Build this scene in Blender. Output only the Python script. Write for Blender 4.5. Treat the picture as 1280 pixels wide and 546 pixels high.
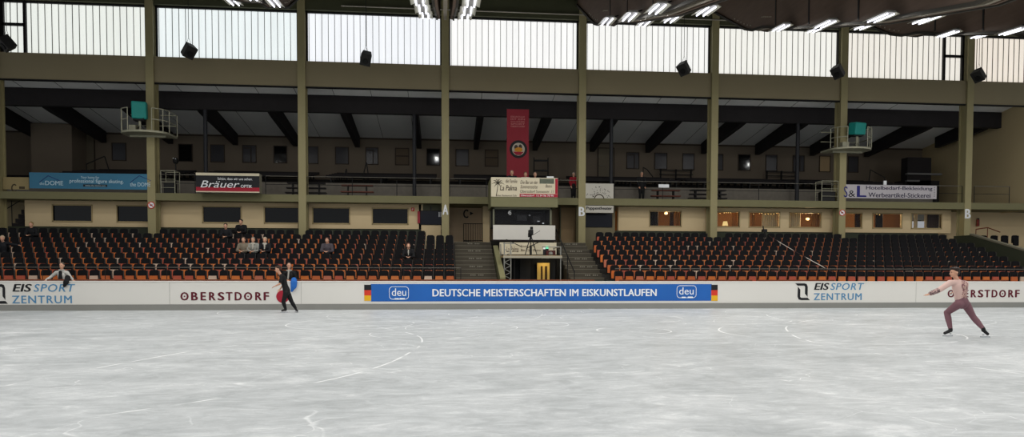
import bpy, bmesh, math, random
from mathutils import Vector, Matrix
random.seed(7)
for o in list(bpy.data.objects): bpy.data.objects.remove(o, do_unlink=True)
scene = bpy.context.scene
COL = scene.collection
# ---------------------------------------------------------------- camera
F, PPY, YAW, PITCH, ROLL, CZ = 870.4, 365.4, -.0958, -.035, -.0023, 1.60
def _rot(y, p, r):
    cy, sy, cp, sp, cr, sr = math.cos(y), math.sin(y), math.cos(p), math.sin(p), math.cos(r), math.sin(r)
    return Matrix(((cr,0,-sr),(0,1,0),(sr,0,cr))) @ Matrix(((1,0,0),(0,cp,sp),(0,-sp,cp))) @ Matrix(((cy,sy,0),(-sy,cy,0),(0,0,1)))
RR = _rot(YAW, PITCH, ROLL)
cam = bpy.data.cameras.new('camera'); camo = bpy.data.objects.new('camera', cam); COL.objects.link(camo)
cam.sensor_fit = 'HORIZONTAL'; cam.sensor_width = 36; cam.lens = F*36/1280; cam.shift_y = (PPY-273)/1280
cam.clip_end = 500
m = Matrix.Identity(4)
for i in range(3):
    m[i][0] = RR[0][i]; m[i][1] = RR[2][i]; m[i][2] = -RR[1][i]
m[2][3] = CZ
camo.matrix_world = m
scene.camera = camo
def at(px, py, Y):
    "world X, Z of the point seen at a pixel of the photograph on the vertical plane at depth Y"
    d = RR.transposed() @ Vector(((px-640)/F, 1, -(py-PPY)/F)); t = Y/d[1]
    return d[0]*t, CZ + d[2]*t
# ---------------------------------------------------------------- world, light, exposure
w = bpy.data.worlds.new('world'); scene.world = w; w.use_nodes = True
w.node_tree.nodes['Background'].inputs[0].default_value = (.93, .96, 1, 1)
w.node_tree.nodes['Background'].inputs[1].default_value = .42
scene.view_settings.view_transform = 'Standard'; scene.view_settings.look = 'None'
scene.view_settings.exposure = 0; scene.view_settings.gamma = 1; scene.view_settings.use_curve_mapping = False
LAMP_ROW_W = 485      # each long row of roof lamps above the ice (outside the frame)
LAMP_W = 74           # each single lamp seen under the girders
WIN_E = .96
def area(name, loc, sx, sy, power, col=(1,.98,.94), rot=(0,0,0)):
    l = bpy.data.lights.new(name, 'AREA'); l.shape = 'RECTANGLE'; l.size = sx; l.size_y = sy; l.energy = power; l.color = col
    o = bpy.data.objects.new(name, l); o.location = loc; o.rotation_euler = rot; COL.objects.link(o); return o
PX = [-20.55, -13.685, -6.787, 0.015, 6.767, 13.533, 20.371, 27.3]     # pillar centres
for X in [(a+b)/2 for a, b in zip(PX, PX[1:])]+[30.7, 37.5, -24]:
    area('roof_lamp_row', (X, 8.5, 8.9), 4.5, 16, LAMP_ROW_W)
# ---------------------------------------------------------------- helpers
TMP = bpy.data.scenes.new('workshop')       # small scene in which text and bodies are turned into meshes
def bake_mesh(o):
    TMP.collection.objects.link(o); vl = TMP.view_layers[0]; vl.update()
    me = bpy.data.meshes.new_from_object(o.evaluated_get(vl.depsgraph)); bpy.data.objects.remove(o, do_unlink=True); return me
def lin(h):
    if isinstance(h, str):
        h = h.lstrip('#'); h = [int(h[i:i+2], 16)/255 for i in (0,2,4)]
    return tuple([(c/12.92 if c <= .04045 else ((c+.055)/1.055)**2.4) for c in h] + [1])
MATS = {}
def mat(name, col, rough=.7, metal=0, var=.12, scale=3, spec=.3, bump=0, stretch=(1,1,1)):
    if name in MATS: return MATS[name]
    m = bpy.data.materials.new(name); m.use_nodes = True; nt = m.node_tree; b = nt.nodes['Principled BSDF']
    b.inputs['Roughness'].default_value = rough; b.inputs['Metallic'].default_value = metal
    b.inputs['Specular IOR Level'].default_value = spec
    c = lin(col)
    if var:
        tc = nt.nodes.new('ShaderNodeTexCoord'); mp = nt.nodes.new('ShaderNodeMapping'); mp.inputs['Scale'].default_value = stretch
        n = nt.nodes.new('ShaderNodeTexNoise'); n.inputs['Scale'].default_value = scale; n.inputs['Detail'].default_value = 4
        r = nt.nodes.new('ShaderNodeMix'); r.data_type = 'RGBA'
        r.inputs['A'].default_value = tuple(x*(1-var) for x in c[:3])+(1,); r.inputs['B'].default_value = tuple(min(1, x*(1+var)) for x in c[:3])+(1,)
        nt.links.new(tc.outputs['Object'], mp.inputs[0]); nt.links.new(mp.outputs[0], n.inputs['Vector'])
        nt.links.new(n.outputs['Fac'], r.inputs['Factor']); nt.links.new(r.outputs['Result'], b.inputs['Base Color'])
        if bump:
            bp = nt.nodes.new('ShaderNodeBump'); bp.inputs['Strength'].default_value = bump; bp.inputs['Distance'].default_value = .02
            nt.links.new(n.outputs['Fac'], bp.inputs['Height']); nt.links.new(bp.outputs[0], b.inputs['Normal'])
    else: b.inputs['Base Color'].default_value = c
    MATS[name] = m; return m
def emis(name, col, s):
    if name in MATS: return MATS[name]
    m = bpy.data.materials.new(name); m.use_nodes = True; b = m.node_tree.nodes['Principled BSDF']
    b.inputs['Base Color'].default_value = (.1,.1,.1,1); b.inputs['Emission Color'].default_value = lin(col); b.inputs['Emission Strength'].default_value = s
    MATS[name] = m; return m
def wloc(o):
    v = Vector((0,0,0))
    while o: v += o.location; o = o.parent
    return v
class MB:
    "collects shapes in world coordinates; build() links them as one mesh object"
    def __init__(s): s.b = bmesh.new()
    def box(s, x0, x1, y0, y1, z0, z1):
        M = Matrix.Translation(((x0+x1)/2, (y0+y1)/2, (z0+z1)/2)) @ Matrix.Diagonal((abs(x1-x0), abs(y1-y0), abs(z1-z0), 1))
        bmesh.ops.create_cube(s.b, size=1, matrix=M); return s
    def rbox(s, c, size, rot, bev=0):
        M = Matrix.Translation(c) @ rot.to_matrix().to_4x4() @ Matrix.Diagonal((*size, 1)) if hasattr(rot, 'to_matrix') else Matrix.Translation(c) @ rot @ Matrix.Diagonal((*size, 1))
        bmesh.ops.create_cube(s.b, size=1, matrix=M); return s
    def beam(s, p0, p1, w, h, up=(0,0,1)):
        p0, p1 = Vector(p0), Vector(p1); d = (p1-p0); L = d.length; d.normalize(); up = Vector(up)
        if abs(d.dot(up)) > .98: up = Vector((0,1,0))
        sx = d.cross(up).normalized(); uz = sx.cross(d).normalized()
        M = Matrix.Identity(4)
        for i in range(3): M[i][0] = sx[i]; M[i][1] = d[i]; M[i][2] = uz[i]; M[i][3] = ((p0+p1)/2)[i]
        bmesh.ops.create_cube(s.b, size=1, matrix=M @ Matrix.Diagonal((w, L, h, 1))); return s
    def tube(s, p0, p1, r, r2=None, n=8):
        p0, p1 = Vector(p0), Vector(p1); d = p1-p0; L = d.length
        if L < 1e-6: return s
        M = Matrix.Translation((p0+p1)/2) @ d.to_track_quat('Z','Y').to_matrix().to_4x4()
        bmesh.ops.create_cone(s.b, cap_ends=True, segments=n, radius1=r, radius2=r if r2 is None else r2, depth=L, matrix=M); return s
    def path(s, pts, r, n=6):
        for a, b in zip(pts, pts[1:]): s.tube(a, b, r, n=n)
        return s
    def sph(s, c, r, n=8):
        if not hasattr(r, '__len__'): r = (r,r,r)
        bmesh.ops.create_uvsphere(s.b, u_segments=n*2, v_segments=n, radius=1, matrix=Matrix.Translation(c) @ Matrix.Diagonal((*r,1))); return s
    def prism(s, poly, ax, a0, a1):
        "poly in the plane across axis ax ('x','y','z'), extruded from a0 to a1"
        def P(u, v, a): return (a,u,v) if ax == 'x' else ((u,a,v) if ax == 'y' else (u,v,a))
        A = [s.b.verts.new(P(u,v,a0)) for u, v in poly]; B = [s.b.verts.new(P(u,v,a1)) for u, v in poly]
        s.b.faces.new(A); s.b.faces.new(B[::-1]); n = len(poly)
        for i in range(n): s.b.faces.new((A[i], B[i], B[(i+1)%n], A[(i+1)%n]))
        return s
    def build(s, name, m, parent=None, bevel=0, smooth=False):
        bmesh.ops.recalc_face_normals(s.b, faces=s.b.faces)
        me = bpy.data.meshes.new(name); s.b.to_mesh(me); s.b.free()
        return link_mesh(name, me, m, parent, bevel, smooth)
def link_mesh(name, me, m, parent=None, bevel=0, smooth=False):
    o = bpy.data.objects.new(name, me); COL.objects.link(o)
    if parent is not None:
        o.parent = parent; off = wloc(parent)
    else:
        xs = [v.co for v in me.vertices]
        off = Vector(((min(v.x for v in xs)+max(v.x for v in xs))/2, (min(v.y for v in xs)+max(v.y for v in xs))/2, min(v.z for v in xs)))
        o.location = off
    me.transform(Matrix.Translation(-off))
    me.materials.append(m)
    if smooth:
        for p in me.polygons: p.use_smooth = True
    if bevel:
        b = o.modifiers.new('bevel', 'BEVEL'); b.width = bevel; b.segments = 2; b.limit_method = 'ANGLE'
    return o
def tag(o, label=None, cat=None, group=None, kind=None):
    for k, v in (('label',label),('category',cat),('group',group),('kind',kind)):
        if v: o[k] = v
    return o
def thing(name, loc, label, cat, group=None):
    o = bpy.data.objects.new(name, None); o.empty_display_size = .1; o.location = loc; COL.objects.link(o)
    return tag(o, label, cat, group)
def struct(o): o['kind'] = 'structure'; return o
def copy_tree(o, parent=None):
    c = o.copy(); COL.objects.link(c)
    if parent is not None: c.parent = parent
    for ch in list(o.children): copy_tree(ch, c)
    return c
def text(name, s, x0, x1, z0, z1, Y, m, parent, bold=0, italic=0, depth=.006, sp=1):
    cu = bpy.data.curves.new('t', 'FONT'); cu.body = s; cu.size = 1; cu.offset = 0; cu.shear = italic; cu.resolution_u = 3; cu.space_character = sp
    cu.extrude = 0; me = bake_mesh(bpy.data.objects.new('t', cu))
    xs = [v.co.x for v in me.vertices]; ys = [v.co.y for v in me.vertices]
    a, b, c, d = min(xs), max(xs), min(ys), max(ys)
    bm = bmesh.new(); bm.from_mesh(me)
    if bold:
        me0 = me.copy(); W_ = (d-c)*1.0
        for k in (1, 2): 
            me1 = me0.copy(); me1.transform(Matrix.Translation((bold*k*.8, 0, k*.0012))); bm.from_mesh(me1); bpy.data.meshes.remove(me1)
        me1 = me0.copy(); me1.transform(Matrix.Translation((bold*.8, bold*.5, .0036))); bm.from_mesh(me1); bpy.data.meshes.remove(me1); bpy.data.meshes.remove(me0)
        b += bold*1.6
    ex = bmesh.ops.extrude_face_region(bm, geom=list(bm.faces))
    ev = {v for v in ex['geom'] if isinstance(v, bmesh.types.BMVert)}
    for v in bm.verts:
        X = x0 + (v.co.x-a)/(b-a)*(x1-x0); Z = z0 + (v.co.y-c)/(d-c)*(z1-z0)
        v.co = (X, Y - (depth if v in ev else 0) - v.co.z, Z)
    bmesh.ops.recalc_face_normals(bm, faces=bm.faces)
    bm.to_mesh(me); bm.free()
    return link_mesh(name, me, m, parent)
def textpx(name, s, px0, px1, py0, py1, Y, m, parent, **k):
    "lettering that fills the rectangle px0..px1, py0 (top)..py1 on the plane Y"
    x0 = at(px0, (py0+py1)/2, Y)[0]; x1 = at(px1, (py0+py1)/2, Y)[0]; c = (px0+px1)/2
    return text(name, s, x0, x1, at(c, py1, Y)[1], at(c, py0, Y)[1], Y, m, parent, **k)
def rect(mb, px0, py0, px1, py1, Y, th):
    c = (px0+px1)/2; r = (py0+py1)/2
    return mb.box(at(px0, r, Y)[0], at(px1, r, Y)[0], Y-th, Y, at(c, py1, Y)[1], at(c, py0, Y)[1])
# ---------------------------------------------------------------- materials
OLIVE = mat('olive_paint', '#978e68', .6, var=.10, scale=1.2)
OLIVE_D = mat('dark_olive_paint', '#4b4c37', .6, var=.1)
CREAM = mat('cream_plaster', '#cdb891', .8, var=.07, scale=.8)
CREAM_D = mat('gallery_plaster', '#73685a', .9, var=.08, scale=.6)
CEIL = mat('ceiling_panel', '#e2e2e0', .85, var=.07, scale=.7)
BLACKWOOD = mat('black_stained_timber', '#221f20', .8, var=.2)
BLACK = mat('black_paint', '#131313', .6, var=.1)
STEEL_D = mat('dark_steel', '#232429', .5, var=.1)
GREY = mat('grey_metal', '#8d8d86', .45, .4, var=.1)
CONC = mat('concrete', '#6e6961', .9, var=.2, scale=5)
CONC_D = mat('dark_concrete', '#3b3834', .95, var=.2, scale=5)
WHITE = mat('white_panel', '#d8d6d0', .55, var=.02, scale=.5)
KICK = mat('grey_kick_plate', '#84847f', .5, var=.05)
GIRDER = mat('girder_timber', '#6f5d50', .75, var=.22, scale=9, stretch=(1,.15,1))
SEATB = mat('black_seat_fabric', '#141416', .75, var=.25, scale=2, spec=.15)
WOOD = mat('brown_wood', '#6d3a22', .6, var=.2, scale=8)
RED = mat('red_cloth', '#93303a', .8, var=.06)
REDP = mat('red_print', '#a01c30', .6, var=0)
INK = mat('black_print', '#17181c', .6, var=0)
INKW = mat('white_print', '#e8eaec', .6, var=0)
NAVY = mat('navy_print', '#23246e', .6, var=0)
BLUEL = mat('light_blue_print', '#4f86ad', .6, var=0)
BORDEAUX = mat('dark_red_print', '#5e1626', .6, var=0)
BANNERBLUE = mat('banner_blue', '#1f5fae', .5, var=.12, scale=1)
YELLOW = mat('yellow_print', '#e0ac1c', .6, var=0)
REDF = mat('flag_red', '#cf3a26', .6, var=0)
TEAL = mat('teal_cover', '#1d8c83', .5, var=.15)
TURQ = mat('turquoise_banner', '#3a7390', .6, var=.25, scale=.6)
PAPER = mat('cream_banner', '#d2c8ae', .7, var=.06, scale=2)
GLASSD = mat('dark_window_glass', '#0b0c0d', .06, var=0, spec=.35)
GREEN = mat('dark_green_paint', '#34392b', .7, var=.12)
def orange_mat():
    m = mat('orange_seat_shell', '#c4602c', .5, var=0); nt = m.node_tree; b = nt.nodes['Principled BSDF']
    oi = nt.nodes.new('ShaderNodeObjectInfo'); ge = nt.nodes.new('ShaderNodeNewGeometry'); ad = nt.nodes.new('ShaderNodeMath'); ad.operation = 'ADD'
    fr = nt.nodes.new('ShaderNodeMath'); fr.operation = 'FRACT'
    nt.links.new(oi.outputs['Random'], ad.inputs[0]); nt.links.new(ge.outputs['Random Per Island'], ad.inputs[1]); nt.links.new(ad.outputs[0], fr.inputs[0])
    r = nt.nodes.new('ShaderNodeValToRGB'); r.color_ramp.interpolation = 'CONSTANT'
    cols = ['#c8682e','#bc6234','#cb763e','#b4563e','#d07234','#ba6c52','#d2b6a0']
    pos = [0,.2,.38,.55,.7,.84,.93]
    e = r.color_ramp.elements; e[0].color = lin(cols[0]); e[1].position = pos[1]; e[1].color = lin(cols[1])
    for p, c in zip(pos[2:], cols[2:]): q = e.new(p); q.color = lin(c)
    nt.links.new(fr.outputs[0], r.inputs[0]); nt.links.new(r.outputs[0], b.inputs['Base Color']); return m
ORANGE = orange_mat()
# ---------------------------------------------------------------- ice
def ice_mat():
    m = bpy.data.materials.new('ice'); m.use_nodes = True; nt = m.node_tree; N = nt.nodes; L = nt.links; b = N['Principled BSDF']
    tc = N.new('ShaderNodeTexCoord')
    def noise(sc, stretch, det=5, dist=0, rz=0):
        mp = N.new('ShaderNodeMapping'); mp.inputs['Scale'].default_value = stretch; mp.inputs['Rotation'].default_value = (0,0,rz)
        n = N.new('ShaderNodeTexNoise'); n.inputs['Scale'].default_value = sc; n.inputs['Detail'].default_value = det; n.inputs['Distortion'].default_value = dist; n.inputs['Roughness'].default_value = .62
        L.new(tc.outputs['Object'], mp.inputs[0]); L.new(mp.outputs[0], n.inputs['Vector']); return n.outputs['Fac']
    def math_(op, a, c, d=None):
        n = N.new('ShaderNodeMath'); n.operation = op
        for i, v in enumerate((a, c, d)):
            if v is None: continue
            if hasattr(v, 'node'): L.new(v, n.inputs[i])
            else: n.inputs[i].default_value = v
        return n.outputs[0]
    def ramp(v, a, c):
        n = N.new('ShaderNodeMapRange'); L.new(v, n.inputs[0]); n.inputs[1].default_value = a; n.inputs[2].default_value = c; n.clamp = True; return n.outputs[0]
    big = ramp(noise(.22, (1,1,1), 6, 1.2), .32, .68)
    st1 = ramp(noise(.9, (.6,1.1,1), 8, 1.6, .25), .36, .66)
    st2 = ramp(noise(2.4, (.7,1.2,1), 7, 2.2, -.3), .38, .68)
    fine = ramp(noise(11, (.8,1.2,1), 5, 2.5, .3), .5, .74)
    v = math_('ADD', math_('MULTIPLY', big, .22), math_('MULTIPLY', st1, .32)); v = math_('ADD', v, math_('MULTIPLY', st2, .28)); v = math_('ADD', v, math_('MULTIPLY', fine, .16))
    # skate traces: arcs of circles, broken up by noise
    sep = N.new('ShaderNodeSeparateXYZ'); L.new(tc.outputs['Object'], sep.inputs[0])
    brk = noise(.9, (1,1,1), 2)
    wob = math_('MULTIPLY', math_('SUBTRACT', noise(.3, (1,1,1), 0), .5), .35)
    tr = None
    rnd = random.Random(3)
    arcs = [(-9,14,9.5),(14,2,9),(3,-3,12),(-2,24,13),(18,16,12),(-12,3,8.5),(-2.6,7.2,1.5),(1.8,6.0,.9),(6.2,9.6,1.5),(3.2,8.2,.8),(-5.6,8.6,1.8),(9.4,12.5,2.2),(-1.2,12.6,1.7),(-1.9,9.6,1.6),(-.6,8.2,1.1),(4.6,13.5,2.6),(8.5,7.8,3.6),(2.7,10.5,2.0),(-4.4,12,2.5),(6.8,5.2,2.8),(11,10,3.2),(-8,14.5,3),(-3.5,5.6,1.3),(5.2,17,3.0),(0.5,15,2.2)]
    for cx, cy, r in arcs:
        dx = math_('SUBTRACT', sep.outputs[0], cx); dy = math_('SUBTRACT', sep.outputs[1], cy)
        d = math_('SQRT', math_('ADD', math_('MULTIPLY', dx, dx), math_('MULTIPLY', dy, dy)), 0)
        d = math_('ADD', d, wob); e = math_('ABSOLUTE', math_('SUBTRACT', d, r), 0)
        wd = rnd.choice((.014, .02, .03)); q = math_('SUBTRACT', 1, ramp(e, wd*.3, wd))
        tr = q if tr is None else math_('MAXIMUM', tr, q)
    tr = math_('MULTIPLY', tr, ramp(brk, .46, .54))
    vo = N.new('ShaderNodeTexVoronoi'); vo.feature = 'DISTANCE_TO_EDGE'; vo.inputs['Scale'].default_value = .8
    mp = N.new('ShaderNodeMapping'); mp.inputs['Scale'].default_value = (1,1.3,1)
    nn = N.new('ShaderNodeTexNoise'); nn.inputs['Scale'].default_value = .8; L.new(tc.outputs['Object'], nn.inputs['Vector'])
    va = N.new('ShaderNodeVectorMath'); va.operation = 'MULTIPLY_ADD'; L.new(nn.outputs['Color'], va.inputs[0]); va.inputs[1].default_value = (1.6,1.6,0); L.new(tc.outputs['Object'], va.inputs[2])
    L.new(va.outputs[0], mp.inputs[0]); L.new(mp.outputs[0], vo.inputs['Vector'])
    vl = math_('MULTIPLY', math_('SUBTRACT', 1, ramp(vo.outputs['Distance'], .002, .009)), ramp(noise(.6,(1,1,1),2), .5, .65))
    tr = math_('MAXIMUM', tr, math_('MULTIPLY', vl, .5))
    v = math_('ADD', v, math_('MULTIPLY', tr, .7))
    cr = N.new('ShaderNodeValToRGB'); e = cr.color_ramp.elements; e[0].position = .1; e[0].color = lin('#a5aaac'); e[1].position = .95; e[1].color = lin('#f4f6f7')
    k = e.new(.5); k.color = lin('#c6cacc')
    L.new(v, cr.inputs[0]); L.new(cr.outputs[0], b.inputs['Base Color'])
    b.inputs['Roughness'].default_value = .42; b.inputs['Specular IOR Level'].default_value = .35
    return m
ICE_M = ice_mat()
struct(MB().box(-32, 38, -4, 27.05, -.15, 0).build('floor', ICE_M))
# slab under the stand
struct(MB().box(-32, 38, 27.3, 44, -.15, -.02).build('floor', CONC_D))
# ---------------------------------------------------------------- rink boards with adverts
YB = 27.0
BX0, BX1 = -26, 31
boards = thing('rink_boards', (2, 27.05, 0), 'long white dasher boards with sponsor lettering along the far side of the ice', 'rink boards')
MB().box(BX0, BX1, YB, 27.12, .22, 1.06).build('white_facing', WHITE, boards)
MB().box(BX0, BX1, YB-.03, 27.12, 0.0, .22).build('kick_plate', KICK, boards)
MB().box(BX0, BX1, YB-.02, 27.16, 1.06, 1.09).build('top_rail', mat('white_cap','#e2e0da',.5,var=0), boards)
m_ = MB()
for a, b in ((-26,5.9),(6.9,12.4),(12.6,15.9),(19.8,23.6)): m_.box(a, b, 27.17, 27.24, .95, 1.15)
m_.build('wooden_ledge', WOOD, boards)
m_ = MB()
for px in (212, 376.5, 1145): x = at(px, 365, YB)[0]; m_.box(x-.008, x+.008, YB-.006, YB, .22, 1.06)
m_.build('panel_joint', mat('joint_grey','#b4b3ae',.6,var=0), boards)
rect(MB(), 463.5, 354.9, 889.5, 376.2, YB-.002, .008).build('blue_banner', BANNERBLUE, boards)
bb = [c for c in boards.children if c.name.startswith('blue_banner')][0]
textpx('lettering', 'DEUTSCHE MEISTERSCHAFTEN IM EISKUNSTLAUFEN', 540.5, 820.8, 361.2, 370.2, YB-.011, INKW, bb, bold=.035, sp=1.04)
for a, b in ((455.3,464),(889,897)):
    c = (a+b)/2
    for k, mm in enumerate((INK, REDF, YELLOW)): rect(MB(), a, 355.8+k*6.7, b, 355.8+(k+1)*6.7, YB-.003, .01).build('flag_stripe', mm, bb)
def deu(px):
    y0, y1 = (358.3, 373.8) if px < 640 else (357, 372)
    x0, x1 = at(px-12, 366, YB)[0], at(px+12, 366, YB)[0]; z0 = at(px, y1, YB)[1]; z1 = at(px, y0, YB)[1]
    q = MB(); r = .12; pts = []
    for cx, cz, a0 in ((x1-r,z1-r,0),(x0+r,z1-r,90),(x0+r,z0+r,180),(x1-r,z0+r,270)):
        for k in range(5): a = math.radians(a0+k*22.5); pts.append((cx+r*math.cos(a), YB-.014, cz+r*math.sin(a)))
    pts.append(pts[0]); q.path(pts, .011)
    q.box(x0+.2, x0+.36, YB-.018, YB-.01, z0-.015, z0+.04); q.box(x1-.34, x1-.14, YB-.018, YB-.01, z0-.015, z0+.045)
    q.build('logo_outline', INKW, bb)
    textpx('logo_letters', 'deu', px-9, px+9, y0+2, y1-4, YB-.011, INKW, bb, bold=.0)
deu(498.7); deu(858)
def eisblock(e0, e1, s0, s1, ya, yb_, z0, z1, yc, yd):
    textpx('lettering', 'EIS', e0, e1, ya, yb_, YB-.001, INK, boards, bold=.035, italic=.2)
    textpx('lettering', 'SPORT', s0, s1, ya, yb_, YB-.001, BLUEL, boards, bold=.015, italic=.2, sp=1.12)
    textpx('lettering', 'ZENTRUM', z0, z1, yc, yd, YB-.001, BLUEL, boards, bold=.02, sp=1.15)
eisblock(15.5, 40, 42, 94, 355, 364.5, 15, 90, 369.5, 379)
eisblock(1017.5, 1036.5, 1038, 1080, 353.8, 362.2, 1017, 1077, 366.5, 375)
def qlogo(pl, pr, pt, pb):
    # angular ring of two hooked bars
    def P(u, v): x, _ = at(pl+(pr-pl)*u, (pt+pb)/2, YB); _, z = at((pl+pr)/2, pt+(pb-pt)*v, YB); return (x, z)
    a = [P(0,0),P(.6,0),P(.76,.04),P(.84,.2),P(.84,.8),P(.66,.62),P(.66,.2),P(.6,.14),P(.16,.14)]
    c = [P(.17,.2),P(.34,.38),P(.34,.8),P(.4,.86),P(.84,.86),P(1,1),P(.4,1),P(.24,.96),P(.16,.8)]
    MB().prism(a,'y',YB-.008,YB-.001).prism(c,'y',YB-.008,YB-.001).build('ring_logo', INK, boards)
qlogo(-8.5, 9.5, 355, 379.5); qlogo(994, 1012.5, 354, 375)
def oberst(p0, p1, y0, y1):
    k = (p1-p0)/110.5
    for ch, a, b in (('O',226,236.3),('B',239.3,247.8),('E',251,258),('R',261.5,270),('S',272.3,280.8),('T',282.5,291),('D',293.5,302.5),('O',305,315.5),('R',319,327.5),('F',329.5,336.5)):
        textpx('letter', ch, p0+(a-226)*k, p0+(b-226)*k, y0, y1, YB-.001, BORDEAUX, boards, bold=.05)
    for u in (5.2, 84.2): c = at(p0+u*k, (y0+y1)/2, YB); MB().tube((c[0], YB-.002, c[1]), (c[0], YB-.01, c[1]), .028, n=10).build('letter_dot', BORDEAUX, boards)
oberst(225.5, 336.5, 365.3, 375.3); oberst(1184.5, 1274.5, 362.4, 371.5)
c = at(353.5, 370.5, YB); MB().tube((c[0], YB-.001, c[1]), (c[0], YB-.01, c[1]), .24, n=28).build('round_logo', REDP, boards)
# ---------------------------------------------------------------- stand: steps, walkway
Y1, DY, DZ, F1 = 28.0, .69, .233, .64
def yrow(i): return Y1 + DY*(i-1)
def zrow(i): return F1 + DZ*(i-1)
def stand(x0, x1, n, name):
    q = MB(); poly = [(27.62,-.02),(27.62,F1)]
    for i in range(1, n): poly += [(yrow(i)+.42, zrow(i)), (yrow(i)+.42, zrow(i+1))]
    poly += [(34.1, zrow(n)), (34.1, -.02)]
    q.prism(poly, 'x', x0, x1); return struct(q.build(name, CONC_D))
stand(-27, .44, 9, 'floor'); stand(6.82, 26.45, 9, 'floor')
def rail_front(x0, x1, label):
    t = thing('handrail', ((x0+x1)/2, 27.72, F1), label, 'handrail')
    MB().tube((x0,27.72,1.585),(x1,27.72,1.6),.016).build('rail_bar', mat('rail_grey','#5b5852',.5,.3,var=.1), t)
    n = int((x1-x0)/2.1)
    for k in range(n+1):
        x = x0+(x1-x0)*k/n; MB().tube((x,27.72,F1),(x,27.72,1.59),.014).build('post', BLACK, t)
rail_front(-24, .62, 'thin dark handrail in front of the left seating block')
rail_front(6.86, 26.3, 'thin dark handrail in front of the right seating block')
# ---------------------------------------------------------------- tip-up seats
PITCH_X = .4365
def seat_parts(x, y, z, opened=False):
    "backrest, folded seat pan, side post and foot of one tip-up seat, in world coordinates"
    back = MB(); W = .178; out = []
    prof = [(-W, .44), (-W-.004, .6), (-W, .78), (-W+.03, .835), (-W+.08, .86), (W-.08, .86), (W-.03, .835), (W, .78), (W+.004, .6), (W, .44)]
    back.prism([(x+u, z+v) for u, v in prof], 'y', y, y+.055)
    pan = MB()
    if opened: pan.box(x-.15, x+.15, y-.40, y-.01, z+.40, z+.45)
    else: pan.prism([(x+u, z+v) for u, v in ((-.15,.30),(.15,.30),(.155,.5),(.14,.635),(-.14,.635),(-.155,.5))], 'y', y-.075, y-.02)
    foot = MB(); foot.box(x-.03, x+.03, y-.03, y+.03, z, z+.44); foot.box(x-.12, x+.12, y-.06, y+.05, z, z+.02)
    post = MB(); post.box(x+.188, x+.20, y-.02, y+.05, z+.3, z+.84)
    return back, pan, foot, post
SFR = mat('seat_frame_grey','#4e4c49',.5,.3,var=.1)
def make_seat(opened):
    t = thing('tip_up_seat', (0,0,0), 'seat', 'seat')
    b, p, f, s = seat_parts(0, 0, 0, opened)
    b.build('backrest', SEATB, t, bevel=0); p.build('seat_pan', ORANGE, t); f.build('foot', BLACK, t); s.build('side_frame', SFR, t)
    return t
ONES = ['','first','second','third','fourth','fifth','sixth','seventh','eighth','ninth','tenth','eleventh','twelfth','thirteenth','fourteenth','fifteenth','sixteenth','seventeenth','eighteenth','nineteenth']
TENS = {2:('twentieth','twenty'),3:('thirtieth','thirty'),4:('fortieth','forty'),5:('fiftieth','fifty')}
def ordinal(n):
    if n < 20: return ONES[n]
    a, b = divmod(n, 10); return TENS[a][0] if b == 0 else TENS[a][1]+'-'+ONES[b]
seats = []
occupied = []      # (row, x) filled in by the spectator list
SPECT = [ # px, row, hair, coat, trousers, legs shown, label
 (48.5, 8, '#8a7448', '#101114', 'blond spectator in dark clothes sitting in the upper left of the left stand'),
 (5, 5, '#b9a58a', '#15171c', 'spectator in a dark coat with arm stretched out at the far left edge'),
 (289.5, 8, '#1c1815', '#14151a', 'dark haired spectator in black in the top rows, left of the standing-height one'),
 (303, 9, '#141010', '#0e0e10', 'black haired spectator in black, highest one below the dark lower window'),
 (307, 5, '#5a4c40', '#7a7060', 'spectator in a beige jacket, leftmost of three together in the left stand'),
 (322, 5, '#7a7468', '#8f8f88', 'spectator in a light grey jacket, middle one of three together'),
 (334, 5, '#a89c86', '#17171b', 'spectator with light hair and black coat, rightmost of three together'),
 (412.5, 5, '#5a3a34', '#4a444a', 'spectator in a patterned dark grey top sitting alone in mid left stand'),
 (513.5, 4, '#4a2a22', '#101013', 'spectator in a black suit sitting alone near the central steps'),
]
for s in SPECT:
    r = s[1]; X = at(s[0], 310, yrow(r))[0]; occupied.append((r, X))
def row_range(i, side):
    if side == 'left': return (-24.5, .37 if i < 9 else -1.0)
    return (6.95 if i < 8 else 7.30, 26.30)
occ_x = {}
for side in ('left', 'right'):
    for i in range(1, 10):
        a, b = row_range(i, side); n = int((b-a)/PITCH_X)
        for k in range(n):
            x = (.20 - k*PITCH_X) if side == 'left' else (7.08 + k*PITCH_X)
            if side == 'left' and i == 9: x -= 3*PITCH_X
            if side == 'right' and i >= 8 and k == 0: continue
            if i == 9 and any(abs(x-p) < .36 for p in PX): continue
            seats.append((side, i, k+1, x))
def in_view(x, y):
    d = RR @ Vector((x, y, .5)); px = 640+F*d[0]/d[1]; return -4 < px < 1284
vis = sorted([s for s in seats if in_view(s[3], yrow(s[1]))], key=lambda s: math.hypot(s[3], yrow(s[1])))
near = set(vis[:300])
occ_seat = set()
for n_, (r, X) in enumerate(occupied):
    c = min([s for s in seats if s[1] == r], key=lambda s: abs(s[3]-X)); occ_seat.add(c); occ_x[n_] = c[3]
proto = {False: None, True: None}
for s in vis[:300]:
    side, i, k, x = s; op = s in occ_seat
    if proto[op] is None: proto[op] = make_seat(op); o = proto[op]
    else: o = copy_tree(proto[op])
    o.location = (x, yrow(i), zrow(i))
    o['label'] = '%s tip-up seat counted from the central steps, %s row of the %s stand' % (ordinal(k), {1:'front'}.get(i, ordinal(i)), side)
    o['category'] = 'seat'; o['group'] = 'tip-up seats in the %s row of the %s stand' % ({1:'front'}.get(i, ordinal(i)), side)
rest = [s for s in seats if s not in near]
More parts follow.
